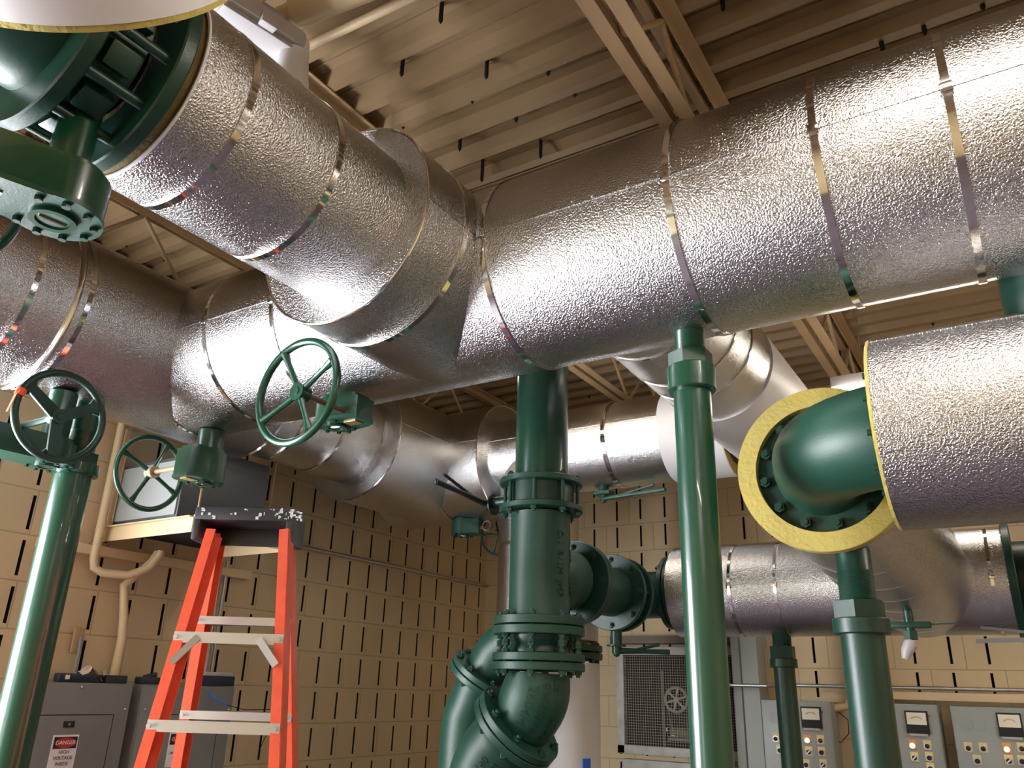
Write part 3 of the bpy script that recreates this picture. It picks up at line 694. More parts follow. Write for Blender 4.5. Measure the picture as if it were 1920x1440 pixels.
def gearbox(t, c, rg, h, ex, L, wdt, m='green', cover='cast', plate=None, neck=0.1, rn=0.04):
    """round gear case centred at c (bottom plane z=c.z), extended toward ex by L"""
    c, ex = V(c), V(ex).normalized(); sd = Z.cross(ex)
    pts = [c+ex*(rg*cos(a))+sd*(rg*sin(a)) for a in [radians(d_) for d_ in range(60, 301, 10)]]
    pts += [c+ex*L*0.75-sd*wdt, c+ex*L-sd*wdt*0.72, c+ex*L+sd*wdt*0.72, c+ex*L*0.75+sd*wdt]
    b = MB(); b.prism([p+Z*0.012 for p in pts], Z*(h-0.012))
    b.prism([c+(p-c)*0.86+Z*h for p in pts], Z*0.015); b.build('gear_case', m, t, 30)
    cp = MB().prism([c+(p-c)*1.03 for p in pts], Z*0.012).build('cover_plate', cover, t, 30)
    MB().ring(c-Z*0.010, Z, rg*0.50, rg*0.36, 0.012, 32).build('indicator_ring', m, cp)
    d_ = MB().cyl(c-Z*0.006, c+Z*0.002, rg*0.34, n=28).build('indicator_disc', cover, cp)
    MB().box(c-Z*0.008, (rg*0.6, 0.006, 0.004), (ex, sd, Z)).build('pointer', 'smooth', d_)
    for k in range(8):
        a = radians(50+k*37); e = ex*cos(a)+sd*sin(a)
        MB().hexa(c+e*rg*0.84-Z*0.010, Z, 0.009, 0.012).build('bolt', 'dgreen', cp)
    if plate: MB().box(c+ex*L*0.62-Z*0.002, (0.055, 0.040, 0.003), (ex, sd, Z)).build('nameplate', plate, t)
    MB().cyl(c+Z*(h-0.01), c+Z*(h+neck), rn, n=28).build('neck', m, t)
# GO1 under A
c = atz(630, 798, 0.885)
t = thing('gear_operator', 'green four-spoke handwheel with brown shaft and gearbox under the longest pipe', 'valve operator', c)
gearbox(t, c, 0.078, 0.085, X, 0.135, 0.060, plate='brass', neck=1.005-(c.z+0.085), rn=0.045)
sx = c.x+0.09
hub = atx(562, 736, sx-0.0); r_ = ray(562, 736); 
MB().cyl((sx, c.y-0.02, hub.z), (sx, hub.y, hub.z), 0.011, n=14).build('input_shaft', 'rust', t)
handwheel(t, hub, -Y, 0.178, 4, 0.0135, 'green', phase=0.50, dish=0.012)
# GO2 under C
c = atz(382, 905, 0.785)
t = thing('gear_operator', 'green four-spoke handwheel on a tan shaft in front of the grey box on the wall', 'valve operator', c)
gearbox(t, c, 0.078, 0.125, -Y, 0.12, 0.065, plate='brass', neck=max(0.02, 1.01-(c.z+0.125)), rn=0.055)
sy = c.y-0.085
hub = aty(284, 886, sy)
MB().cyl((c.x-0.03, sy, hub.z), (hub.x, sy, hub.z), 0.0105, n=14).build('input_shaft', 'shaft', t)
handwheel(t, hub, -X, 0.157, 4, 0.0115, 'green', phase=0.42, dish=0.012, hubm='shaft')
# GO3 far left, three flat spokes
c = atx(88, 872, -3.05); c.z = 0.735
c = atz(88, 872, 0.735)
t = thing('gear_operator', 'dark green three-spoke handwheel at the left edge with an orange ribbon on its rim', 'valve operator', c)
gearbox(t, c, 0.085, 0.085, -Y, 0.30, 0.062, m='green', plate=None, neck=max(0.02, 1.02-(c.z+0.085)), rn=0.05)
hub = atx(107, 782, c.x+0.30)
MB().cyl((c.x, hub.y, hub.z), hub, 0.012, n=14).build('input_shaft', 'dgreen', t)
w3 = handwheel(t, hub, X, 0.150, 3, 0.0125, 'dgreen', rim='dgreen', phase=radians(30), dish=0.02, flat=True)
g = radians(-35)
rp = atx(38, 735, hub.x+0.02)
m_ = MB(); dr = (rp-hub-X*0.02).normalized(); tn = X.cross(dr)
m_.torus(hub+X*0.02+dr*0.150, tn, 0.0145, 0.003, 16, 6); tag(m_.add([], []).build('ribbon_knot', 'flag', None), 'x', 'x') if False else None
rib = thing('marker_ribbon', 'orange ribbon tied round the rim of the three-spoke handwheel', 'ribbon', hub+X*0.02+dr*0.150)
m_ = MB(); m_.lathe(hub+X*0.02+dr*0.150, tn, [(0.0135, -0.012), (0.0155, -0.012), (0.0155, 0.012), (0.0135, 0.012)], 20); m_.build('wrap', 'flag', rib)
p0 = hub+X*0.035+dr*0.158
m_ = MB(); q1 = p0-Y*0.012-Z*0.02; q2 = q1-Y*0.012-Z*0.06
m_.bar(p0, q1, 0.012, 0.002); m_.bar(q1, q2, 0.014, 0.002); m_.build('tail', 'flag', rib)
# GO4 upper left, under the big valve
c = atz(97, 402, 0.905)
c = V((B[0]-0.02, yv-0.085, 0)); rr4 = ray(97, 402); 
zc4 = 0.895; c = V(atz(100, 408, zc4))
t = thing('gear_operator', 'green gearbox with round cover and screws hanging under the very large valve', 'valve operator', c)
gearbox(t, c, 0.092, 0.100, (-Y-X*0.15), 0.21, 0.062, plate='brass', neck=max(0.03, ZH-0.17-(c.z+0.10)), rn=0.042)
hub = atz(-62, 455, 0.93); 
hub = V((c.x-0.16, c.y-0.12, c.z+0.045))
MB().cyl((c.x, hub.y, hub.z), hub, 0.011, n=14).build('input_shaft', 'rust', t)
handwheel(t, hub, -X, 0.125, 5, 0.0105, 'green', dish=0.01)
# GO5 small under E
c = atz(868, 1003, 0.90)
t = thing('gear_operator', 'small green gearbox and handwheel under the back pipe beside the silver vertical pipe', 'valve operator', c)
gearbox(t, c, 0.072, 0.09, X+Y*0.2, 0.12, 0.058, m='cast', plate=None, neck=max(0.02, ZH-RE+0.02-(c.z+0.09)), rn=0.045)
hub = atz(936, 1004, 0.93)
hub = V((c.x+0.12, c.y+0.22, c.z+0.04))
MB().cyl((hub.x, c.y, hub.z), hub, 0.010, n=12).build('input_shaft', 'brass', t)
handwheel(t, hub, Y, 0.135, 5, 0.008, 'cast', rim='cast', dish=0.01)
# lever valve under D
p = atz(1132, 925, ZH-RD-0.06)
p.y = D[0]; p = aty(1132, 925, D[0]); 
t = thing('valve_lever', 'green two-pronged valve lever under the back pipe, right of the standpipe', 'valve operator', p)
m_ = MB(); m_.cyl((p.x, D[0], ZH-RD+0.02), (p.x, D[0], p.z), 0.030, n=20); m_.box((p.x, D[0], p.z), (0.10, 0.07, 0.02), bev=0.004); m_.build('valve_neck', 'cast', t)
lever(t, (p.x, D[0], p.z-0.012), -Z, X-Y*0.15, 0.40, side=Z, m='cast', spread=0.16)
# small drain valve under H
p = aty(1705, 1172, 3.28)
t = thing('drain_valve', 'small green drain valve with a bag tied round its outlet under the gored pipe', 'valve', p-Z*0.1)
m_ = MB(); m_.cyl(p+Z*0.05, p-Z*0.035, 0.016, n=16); m_.box(p, (0.14, 0.035, 0.022), bev=0.006); m_.hexa(p-Z*0.05, Z, 0.024, 0.03); m_.build('valve_body', 'dgreen', t)
MB().bar(p+X*0.03, p+X*0.155+Z*0.004, 0.014, 0.004).build('lever_handle', 'dgreen', t)
MB().tube([p-Z*0.05, p-Z*0.065-X*0.004, p-Z*0.09-X*0.02, p-Z*0.115-X*0.028], [0.018, 0.024, 0.020, 0.012], 14).build('plastic_bag', 'plastic', t)
# far right butterfly valve on F
xr = xf1+0.03
t = thing('butterfly_valve', 'black-green flanged valve at the right edge on the low pipe, with a grey forked lever', 'valve', (xr, F[0], F[1]-0.2))
MB().ring((xf1, F[0], F[1]), X, 0.222, 0.06, 0.03, 64, 0.003).build('flange', 'dgreen', t)
MB().ring((xf1+0.10, F[0], F[1]), X, 0.222, 0.06, 0.03, 64, 0.003).build('flange', 'dgreen', t)
MB().ring((xf1+0.03, F[0], F[1]), X, 0.15, 0.06, 0.07, 48).build('valve_body', 'dgreen', t)
p = V((xf1+0.07, F[0], F[1]-0.14)); MB().cyl(p, p-Z*0.12, 0.025, n=16).build('valve_neck', 'dgreen', t)
q = V((xf1+0.16, F[0]-0.10, aty(1920, 1195, F[0]-0.1).z))
MB().bar(p-Z*0.12, q+X*0.0, 0.03, 0.012).build('lever_arm', 'grey', t)
a1 = aty(1838, 1176, F[0]-0.1); a2 = aty(1830, 1202, F[0]-0.1)
MB().bar(q, a1, 0.010, 0.010).build('release_trigger', 'grey', t)
MB().bar(q-Z*0.005, a2, 0.010, 0.016).build('lever_handle', 'grey', t)
tag(MB().cyl((xf1+0.13, F[0], F[1]), (2.4, F[0], F[1]), RP, n=40).build('pipe', 'dgreen'), 'dark green pipe continuing right from the valve at the right edge', 'pipe')
# stub between A and G at the right edge
pA = aty(1895, 565, A[0]+0.05)
tag(MB().tube([(pA.x+0.09, A[0]+0.22, 1.10), (pA.x+0.09, A[0]+0.22, G[1]+RG-0.06)], 0.105, 48).build('connecting_pipe', 'dgreen'), 'black-green vertical stub at the right edge between the two thick silver pipes', 'pipe')
# green elbow from ring to G
t = thing('pipe_elbow', 'smooth green elbow bulging out of the yellow ring and turning into the right hand pipe', 'pipe fitting', (-0.4, 2.4, G[1]-0.14))
r_e = ring_c.y-G[0]+0.02
cx = ring_c.x
xe = cx+r_e
arc = [V((cx+r_e*(1-cos(g)), ring_c.y+0.02-r_e*sin(g), G[1])) for g in [radians(a) for a in range(0, 91, 9)]]
m_ = MB(); m_.tube([V((cx, ring_c.y+0.08, G[1]))]+arc+[V((xg0+0.25, G[0], G[1]))], [0.15]+[0.142]+[0.137]*(len(arc)), 64); m_.build('elbow_body', 'cast', t)
MB().ring((cx, ring_c.y+0.022, G[1]), Y, 0.200, 0.10, 0.026, 64, 0.002).build('flange', 'dgreen', t)
bt = mkbolt(0.017, 0.03, m='dgreen')
for k in range(12):
    g = 2*pi*(k+0.3)/12; inst(bt, 'bolt', (cx+0.172*cos(g), ring_c.y+0.03, G[1]+0.172*sin(g)), rotto(Y), t)
MB().ring((xg0+0.015, G[0], G[1]), X, 0.198, 0.10, 0.026, 64, 0.002).build('flange', 'dgreen', t)
bt = mkbolt(0.015, 0.05, m='dgreen')
for k in range(12):
    g = 2*pi*(k+0.45)/12; inst(bt, 'bolt', (xg0+0.02, G[0]+0.172*cos(g), G[1]+0.172*sin(g)), rotto(X), t)

# posts ------------------------------------------------------------------
def post(label, x, y, r, ztop, py_hex, py_ring, py_end, px, rn, m='green'):
    t = thing('pipe_support_post', label, 'support post', (x, y, ZF))
    r0 = ray(px, 1000)
    zz = lambda py: ray(px, py).z/sqrt(ray(px, py).x**2+ray(px, py).y**2)*sqrt(x*x+y*y)
    zh, zr, zeq = zz(py_hex), zz(py_ring), zz(py_end)
    MB().cyl((x, y, ZF+0.012), (x, y, zeq+0.02), r, n=40).build('post_pipe', m, t)
    MB().box((x, y, ZF+0.006), (r*4, r*4, 0.012)).build('base_plate', m, t)
    MB().hexa((x, y, zr), Z, r*1.22, zh-zr).build('coupling_nut', m, t)
    MB().ring((x, y, zeq), Z, r*1.30, r*0.7, zr-zeq, 40, 0.003).build('coupling_ring', m, t)
    b = MB(); prof = [(rn*0.3, zh-0.01)]; z = zh
    prof = [(rn, 0)]; k = 0; L = ztop-zh
    n_ = max(4, int(min(L, 0.09)/0.004)); 
    for i in range(n_): prof += [(rn+0.0012, (i+0.5)*0.004), (rn, (i+1)*0.004)]
    prof += [(rn, L), (rn*0.3, L), (rn*0.3, 0)]
    b.lathe((x, y, zh), Z, prof, 40); b.build('threaded_nipple', m, t)
    return t
x1 = -0.738
post('tall green post in the foreground right of centre, holding up the longest pipe', x1, 2.13, 0.0535, ZH-RA+0.012, 664, 690, 735, 1297, 0.043)
p0 = V((-3.06, 1.66, 0))
post('thick glossy green post at the left edge, behind the three-spoke handwheel', p0.x, p0.y, 0.068, ZH-RA+0.012, 852, 872, 892, 148, 0.056)
p3 = aty(1470, 1250, F[0]-0.02)
post('thinner dark green post in front of the control box, under the low silver pipe', p3.x, F[0]-0.02, 0.045, F[1]-RF+0.012, 1212, 1235, 1252, 1468, 0.040, 'dgreen')
p4 = aty(1612, 1150, 2.58)
post('thick dark green post under the gored pipe, right of the tall foreground post', p4.x, 2.58, 0.060, 0.43, 1128, 1160, 1190, 1612, 0.049, 'dgreen')

# ================================================================== LIGHT FIXTURES
def strip(label, a, b, wdt=0.16, group='fluorescent fixtures', lm='tube', shield=True):
    a, b = V(a), V(b); d = (b-a).normalized(); s = Z.cross(d); c = (a+b)/2
    t = thing('fluorescent_fixture', label, 'ceiling light', c, group)
    MB().bar(a+Z*0.045, b+Z*0.045, wdt*0.5, 0.05).build('housing', 'plastic', t, 0)
    for k in ((-1, 1) if shield else ()):
        r_ = s*k; MB().prism([a+r_*wdt*0.25+Z*0.03, a+r_*wdt*0.62-Z*0.022, a+r_*wdt*0.62-Z*0.025, a+r_*wdt*0.25+Z*0.026], b-a).build('added_light_shield', 'plastic', t, 0)  # wings added to keep lamp light off the ceiling and sides
    for k in (-1, 1):
        MB().cyl(a+s*k*0.032+d*0.03-Z*0.012, b+s*k*0.032-d*0.03-Z*0.012, 0.014, n=12).build('tube', lm, t)
    for e in (a+d*0.15, b-d*0.15):
        MB().cyl(e+Z*0.05, V((e.x, e.y, ZD)), 0.003, n=6).build('hanger', 'galv', t)
    return t
p = aty(1610, 728, 3.92)
strip('bright fluorescent strip light hanging by the back wall, just above the green elbow', (p.x-0.12, 3.92, p.z), (p.x+1.3, 3.92, p.z), wdt=0.10, shield=False)
strip('fluorescent strip light hanging above the right hand pipe outside the picture', (-0.25, 1.22, 1.72), (1.3, 1.22, 1.72), lm='tube2')
strip('fluorescent strip light hanging behind the viewer', (0.25, -0.9, 1.33), (1.6, -0.9, 1.33), wdt=0.3, lm='tube2')
strip('added fill strip light hanging low at the right outside the picture', (1.0, 3.0, 1.15), (2.8, 3.0, 1.15), wdt=0.3, lm='tube2')  # lamp added out of view to brighten the left wall
strip('fluorescent strip light hidden behind the longest pipe, over the back pipe', (-2.5, 3.2, 1.60), (-1.35, 3.2, 1.60), wdt=0.10, shield=False)
# white plastic light fixture at the top
p = atz(492, 55, 1.80); dY = Y
t = thing('light_fixture', 'white plastic light fixture above the upper left pipe, seen end on', 'light fixture', p)
q = atz(400, 8, 1.80); dfx = (atz(546, 100, 1.80)-q); Lf = dfx.length; dfx.normalize(); sfx = Z.cross(dfx)
m_ = MB(); m_.box((q+dfx*Lf/2)+Z*0.02, (Lf+0.03, 0.13, 0.06), (dfx, sfx, Z), 0.018); m_.build('housing', 'plastic', t)
MB().box((q+dfx*Lf/2)-Z*0.016, (Lf-0.02, 0.095, 0.02), (dfx, sfx, Z), 0.009).build('lens_cover', 'plastic', t)
MB().box((q+dfx*Lf*0.55)-sfx*0.06+Z*0.0, (0.05, 0.03, 0.04), (dfx, sfx, Z), 0.003).build('latch', 'plastic', t)
MB().box((q+dfx*Lf*0.6)+sfx*0.05+Z*0.08, (0.14, 0.09, 0.10), (dfx, sfx, Z), 0.01).build('mounting_bracket', 'plastic', t)
MB().cyl((q+dfx*Lf*0.5)+Z*0.03, V(((q+dfx*Lf*0.5).x, (q+dfx*Lf*0.5).y, ZD)), 0.012, n=12).build('conduit_drop', 'cream', t)
p = atz(545, 128, 1.74)
tag(MB().tube([p+V((0, 0, 0.10)), p+V((0, 0, 0.05)), p+V((-0.01, 0.01, -0.02)), p+V((-0.02, 0.03, -0.10))], [0.045, 0.048, 0.055, 0.060], 28).build('white_duct_elbow', 'white'), 'smooth white tube hanging down behind the white light fixture', 'pipe')

# ================================================================== LADDER
u = V((0.85, 0.527, 0)).normalized(); v = V((-u.y, u.x, 0))
C0 = ray(470, 985)*2.95
t = thing('stepladder', 'orange fibreglass stepladder with black top in front of the electrical panels', 'ladder', (C0.x, C0.y, ZF))
def onplane(px, py, k, off):            # plane through the top, leaning k per metre down along v
    nrm = (v+Z*k).normalized() if True else v
    P = C0+v*off; r = ray(px, py); return r*(nrm.dot(P)/nrm.dot(r))
KN, KF = -0.24, 0.16
NL0, NL1 = onplane(391, 1010, KN, -0.055), onplane(262, 1440, KN, -0.055)
NR0, NR1 = onplane(545, 1010, KN, -0.055), onplane(529, 1440, KN, -0.055)
FL0, FL1 = onplane(402, 1010, KF, 0.055), onplane(328, 1440, KF, 0.055)
FR0, FR1 = onplane(549, 1010, KF, 0.055), onplane(553, 1440, KF, 0.055)
def extend(a, b):
    d = (b-a).normalized(); s = (ZF+0.01-a.z)/d.z; return a+d*s
def rail(a, b, side, wdt=0.070, dep=0.030, front=-1):
    b = extend(a, b); a = a+(a-b).normalized()*0.02
    d = (b-a).normalized(); s = (u-d*u.dot(d)).normalized(); f = d.cross(s).normalized()
    m_ = MB(); c = (a+b)/2; L = (b-a).length
    m_.box(c, (L, 0.005, wdt), (d, s, f)) ; m_.box(c+s*side*dep/2+f*wdt/2, (L, dep, 0.005), (d, s, f)); m_.box(c+s*side*dep/2-f*wdt/2, (L, dep, 0.005), (d, s, f))
    m_.build('rail', 'orange', t, 0)
    MB().box(b, (0.03, 0.05, wdt+0.01), (d, s, f), 0.004).build('foot', 'capb', t)
rail(NL0, NL1, 1); rail(NR0, NR1, -1); rail(FL0, FL1, 1, 0.060, 0.030); rail(FR0, FR1, -1, 0.060, 0.030)
def lerpz(a, b, z): s = (z-a.z)/(b.z-a.z); return a+(b-a)*s
def zofrow(a, b, py):      # height where the line a-b crosses image row py
    best = None
    for i in range(-40, 400):
        p = a+(b-a)*(i/200); c = Matrix(RM).transposed()@p; yy = 720+FPX*c.y/c.z*1.0*-1 if False else 720-FPX*c.y/(-c.z)
        if best is None or abs(yy-py) < best[0]: best = (abs(yy-py), p.z)
    return best[1]
def steps(L0, L1, R0, R1, rows, nm, wd, hgt, m, off, kk):
    zs = [zofrow(L0, L1, py) for py in rows]; dz = zs[0]-zs[1]; z = zs[0]; i = 0
    fw = v*off
    while z > ZF+0.2:
        a, b = lerpz(L0, L1, z)+fw, lerpz(R0, R1, z)+fw
        MB().bar(a, b, wd, hgt).build(nm, m, t, 0)
        for p_, s_ in ((a, 1), (b, -1)):
            o = MB(); q = p_+u*s_*0.012-v*(wd/2+0.012)*1.0; o.cyl(q, q-v*0.006, 0.007, n=12); o.build('rivet', 'alu', t)
        if nm == 'rear_brace' and (i % 2 == 0):
            for p_, s_ in ((a, 1), (b, -1)):
                dn = lerpz(L0, L1, z-0.075) if s_ == 1 else lerpz(R0, R1, z-0.075)
                MB().bar(dn-v*0.012+fw+u*s_*0.018, p_+u*s_*0.075-v*0.008, 0.022, 0.004, up=v).build('knee_brace', 'alu', t, 0)
        z -= dz; i += 1
steps(NL0, NL1, NR0, NR1, (1196, 1360), 'rear_brace', 0.012, 0.032, 'alu', -0.035, 0)
steps(FL0, FL1, FR0, FR1, (1163, 1338), 'step', 0.075, 0.026, 'alu', 0.0, 0)
# cap
cl, cr = ray(369, 985)*2.95, ray(571, 985)*2.95; w_ = (cr-cl).dot(u); cc = C0
m_ = MB(); zc = C0.z
m_.box(cc+Z*0.022, (w_, 0.17, 0.045), (u, v, Z), 0.010)
for s_ in (-1, 1): m_.box(cc+u*s_*(w_/2-0.012)-Z*0.025, (0.024, 0.165, 0.085), (u, v, Z), 0.006)
m_.box(cc+v*0.075-Z*0.025, (w_-0.02, 0.012, 0.07), (u, v, Z), 0.004)
cap = m_.build('top_cap', 'capb', t)
for s_, n_ in ((0.13, 1), (-0.11, 0), (0.17, 1)):
    pass
rnd = random.Random(3)
sp = MB()
for k in range(46):
    xx = rnd.choice([rnd.gauss(0.115, 0.012), rnd.gauss(0.165, 0.02), rnd.uniform(-0.15, 0.18)]) if k < 40 else rnd.uniform(-0.17, -0.1)
    zz_ = rnd.uniform(0.006, 0.040); sx_ = rnd.uniform(0.002, 0.010); sz = rnd.uniform(0.002, 0.012)
    sp.box(cc+u*xx+Z*zz_-v*0.0858, (sx_, 0.0012, sz), (u, v, Z))
sp.build('paint_splatter', 'paint', cap, 0)

# ================================================================== LEFT WALL EQUIPMENT
# wall-mounted grey box on a shelf frame
bx = -3.28
pA_ = atx(330, 972, bx); zb_ = pA_.z; y0_ = pA_.y; y1_ = atx(492, 985, bx).y
t = thing('equipment_cabinet', 'large grey metal cabinet standing on the cream bracket shelf on the left wall', 'cabinet', ((XL+bx)/2, (y0_+y1_)/2, zb_))
m_ = MB(); m_.box(((XL+bx)/2+0.02, (y0_+y1_)/2, (zb_+1.0)/2), (bx-XL-0.04, y1_-y0_, 1.0-zb_), bev=0.006)
m_.box(((XL+bx)/2+0.02, (yC1+0.03+y1_)/2, (zb_+1.07)/2), (bx-XL-0.045, y1_-yC1-0.035, 1.07-zb_-0.01), bev=0.006); m_.build('cabinet_body', 'shaded_grey', t)
MB().box(((XL+bx)/2+0.02, y0_-0.004, (zb_+1.0)/2), (bx-XL-0.06, 0.008, 1.0-zb_-0.04)).build('lit_side', 'lgrey', t)  # paler sheet: the side's brighter lighting put into the colour
zs = zb_-0.005; sx0 = atx(372, 985, -3.14)
ya, yb_ = y0_-0.015, y1_+0.06
t = thing('bracket_shelf', 'cream steel angle bracket shelf carrying the grey cabinet on the left wall', 'shelf', (-3.5, (ya+yb_)/2, zs-0.08))
for nm, a, b in (('near_angle', (XL, ya, zs-0.035), (-3.13, ya, zs-0.035)), ('front_angle', (-3.13, ya, zs-0.035), (-3.13, yb_, zs-0.035)), ('far_angle', (XL, yb_, zs-0.035), (-3.13, yb_, zs-0.035)), ('near_upright', (XL+0.02, ya, zs), (XL+0.02, ya, 1.4))):
    m_ = MB(); a, b = V(a), V(b)
    if nm == 'near_upright': m_.box((XL+0.03, ya+0.0, (zs+1.2)/2), (0.05, 0.006, 1.2-zs)); m_.box((XL+0.004, ya+0.03, (zs+1.2)/2), (0.006, 0.06, 1.2-zs))
    else: m_.bar(a, b, 0.006, 0.07); m_.bar(a+V((0, 0, 0.033)), b+V((0, 0, 0.033)), 0.05, 0.006)
    m_.build(nm, 'cream', t, 0)
MB().box(((XL-3.13)/2, (ya+yb_)/2, zs-0.012), (0.66, yb_-ya-0.06, 0.008)).build('shelf_plate', 'void', t)
# hanging rod
p = atx(292, 910, -3.12)
rp_ = atx(375, 935, -3.12)
tag(MB().cyl((rp_.x, rp_.y, zs-0.03), (rp_.x, rp_.y, 1.0), 0.005, n=8).build('hanger_rod', 'brass'), 'thin brass-coloured rod rising from the cream shelf to the pipe above', 'rod')
# conduits on left wall
def lw(px, py, off=0.03): return atx(px, py, XL+off)
def cond(label, pts, r, m, nm='conduit', n=12):
    return tag(MB().tube(pts, r, n).build(nm, m), label, 'conduit')
a, b = lw(577, 1028), lw(925, 1101); zc_ = (a.z+b.z)/2
cond('long thin grey horizontal conduit on the left wall running to the room corner', [(XL+0.03, lw(420, 1000).y, zc_), (XL+0.03, YB-0.02, zc_)], 0.011, 'galv')
a = lw(80, 1008, 0.025)
t = tag(MB().box((XL+0.025, (lw(75, 1010).y+lw(470, 1060).y)/2, a.z-0.02), (0.05, lw(470, 1060).y-lw(75, 1010).y, 0.045)).build('strut_channel', 'cream'), 'cream steel strut channel fixed across the left wall behind the post', 'strut')
cond('vertical grey conduit on the left wall between the ladder rails', [lw(411, 1060, 0.04), V((XL+0.04, lw(411, 1060).y, -0.03))], 0.020, 'galv')
cond('thin vertical white-grey conduit beside the thicker one on the left wall', [lw(427, 1050, 0.035), V((XL+0.035, lw(427, 1050).y, -0.02))], 0.008, 'galv')
cond('thin vertical conduit high on the left wall right of the grey cabinet', [V((XL+0.03, lw(515, 900).y, 1.3)), lw(505, 960)], 0.007, 'cream')
q0_ = lw(207, 900, 0.05)
yv_ = q0_.y; zl = lw(190, 1075).z
cond('cream vertical conduit on the left wall beside the cabinet, curving at its foot', [(XL+0.05, yv_, 1.3), (XL+0.05, yv_, zl+0.06), (XL+0.05, yv_+0.01, zl+0.02), (XL+0.06, yv_+0.05, zl), (XL+0.10, yv_+0.16, zl), (XL+0.13, yv_+0.24, zl+0.04), (XL+0.14, yv_+0.28, zl+0.10), (XL+0.14, yv_+0.29, zs-0.09)], 0.020, 'cream', n=14)
yy = lw(262, 1030).y
cond('cream flexible conduit hanging under the cabinet down to the electrical panel', [(XL+0.10, yy+0.06, zs-0.09), (XL+0.09, yy+0.04, zs-0.14), (XL+0.05, yy-0.06, lw(240, 1100).z), lw(232, 1160, 0.05), lw(228, 1200, 0.05), (XL+0.05, lw(213, 1245).y, -0.01)], 0.021, 'cream', n=14)
p = lw(146, 1200, 0.03)
t = thing('wall_hook', 'small grey hanging hook plate on the left wall above the first panel', 'hook', p)
MB().box(p, (0.012, 0.05, 0.11), bev=0.003).build('plate', 'steel', t)
MB().tube([p+X*0.02+Z*0.02, p+X*0.03-Z*0.04, p+X*0.03-Z*0.14], 0.007, 8).build('pin', 'grey', t)
# electrical panels
def sign_face(parent, o, ux, uz, nrm, w, h, txt3):
    s = MB().box(o, (w, 0.004, h), (ux, nrm, uz)).build('danger_sign', 'sign', parent)
    MB().box(o+uz*(h*0.30)+nrm*0.003, (w*0.90, 0.002, h*0.30), (ux, nrm, uz)).build('sign_band', 'ink', s)
    ov = [o+uz*(h*0.30)+nrm*0.0045+ux*(w*0.41*cos(a))+uz*(h*0.13*sin(a)) for a in [2*pi*k/28 for k in range(28)]]
    MB().prism(ov, nrm*0.001).build('sign_oval', 'red', s)
    pl = lambda cx, cz: (lambda x, y, z: o+ux*(cx+x)+uz*(cz+y)+nrm*(0.0062+z))
    text_mb('DANGER', w*0.19, 0.0004, pl(0, h*0.30)).build('sign_word', 'sign', s, 0)
    for i, tx in enumerate(txt3): text_mb(tx, w*0.17, 0.0004, pl(0, h*(0.06-0.15*i))).build('sign_word', 'ink', s, 0)
def panel(label, ya, yb, zt_, x1, cv):
    t = thing('electrical_panel', label, 'electrical panel', (XL+0.08, (ya+yb)/2, zt_-1.25))
    h = 1.25; yc = (ya+yb)/2; wdt = yb-ya
    MB().box(((XL+x1)/2, yc, zt_-h/2), (x1-XL, wdt, h), bev=0.004).build('enclosure', 'grey', t)
    MB().box((x1+0.004, yc, zt_-h/2), (0.006, wdt-0.01, h-0.01), bev=0.002).build('cover', 'grey', t)
    dz = zt_-0.135
    d_ = MB().box((x1+0.009, yc-0.01, dz-0.45), (0.005, wdt*0.72, 0.9), bev=0.001).build('door', 'grey', t)
    MB().ring((0, 0, 0), X, 0.001, 0.0005, 0.001, 6) 
    MB().box((x1+0.0135, yc-0.01, dz-0.45), (0.002, wdt*0.72+0.006, 0.9+0.006)).v
    g_ = MB(); xx = x1+0.0085; hw = wdt*0.36+0.002
    g_.box((xx, yc-0.01, dz+0.002), (0.004, 2*hw+0.004, 0.004)); g_.box((xx, yc-0.01+hw, dz-0.45), (0.004, 0.004, 0.9)); g_.box((xx, yc-0.01-hw, dz-0.45), (0.004, 0.004, 0.9)); g_.build('door_gap', 'ink', t, 0)
    l_ = MB().box((x1+0.013, yc-0.03, dz-0.035), (0.006, 0.050, 0.026), bev=0.002).build('latch', 'ink', d_)
    MB().cyl((x1+0.015, yc-0.03, dz-0.035), (x1+0.018, yc-0.03, dz-0.035), 0.006, n=10).build('latch_button', 'grey', l_)
    for yy_, zz_ in ((yc, zt_-0.018), (yb-0.025, zt_-0.11), (ya+0.03, zt_-0.11)):
        MB().ball((x1+0.008, yy_, zz_), 0.007, 10, 6).build('screw', 'alu', t)
    sign_face(d_, V((x1+0.0125, yc-0.03+cv, dz-0.155)), Y, Z, X, 0.115, 0.155, ('HIGH', 'VOLTAGE', 'INSIDE'))
    return t
x1_ = -3.66
p1a, p1b = 1.98, atx(250, 1285, x1_).y
p2a, p2b = atx(268, 1285, x1_).y, atx(440, 1288, x1_).y
panel('grey electrical panel with danger sign behind the thick left post', p1a, p1b, -0.022, x1_, 0.0)
panel('grey electrical panel with danger sign behind the ladder', p2a, p2b, -0.024, x1_, 0.0)
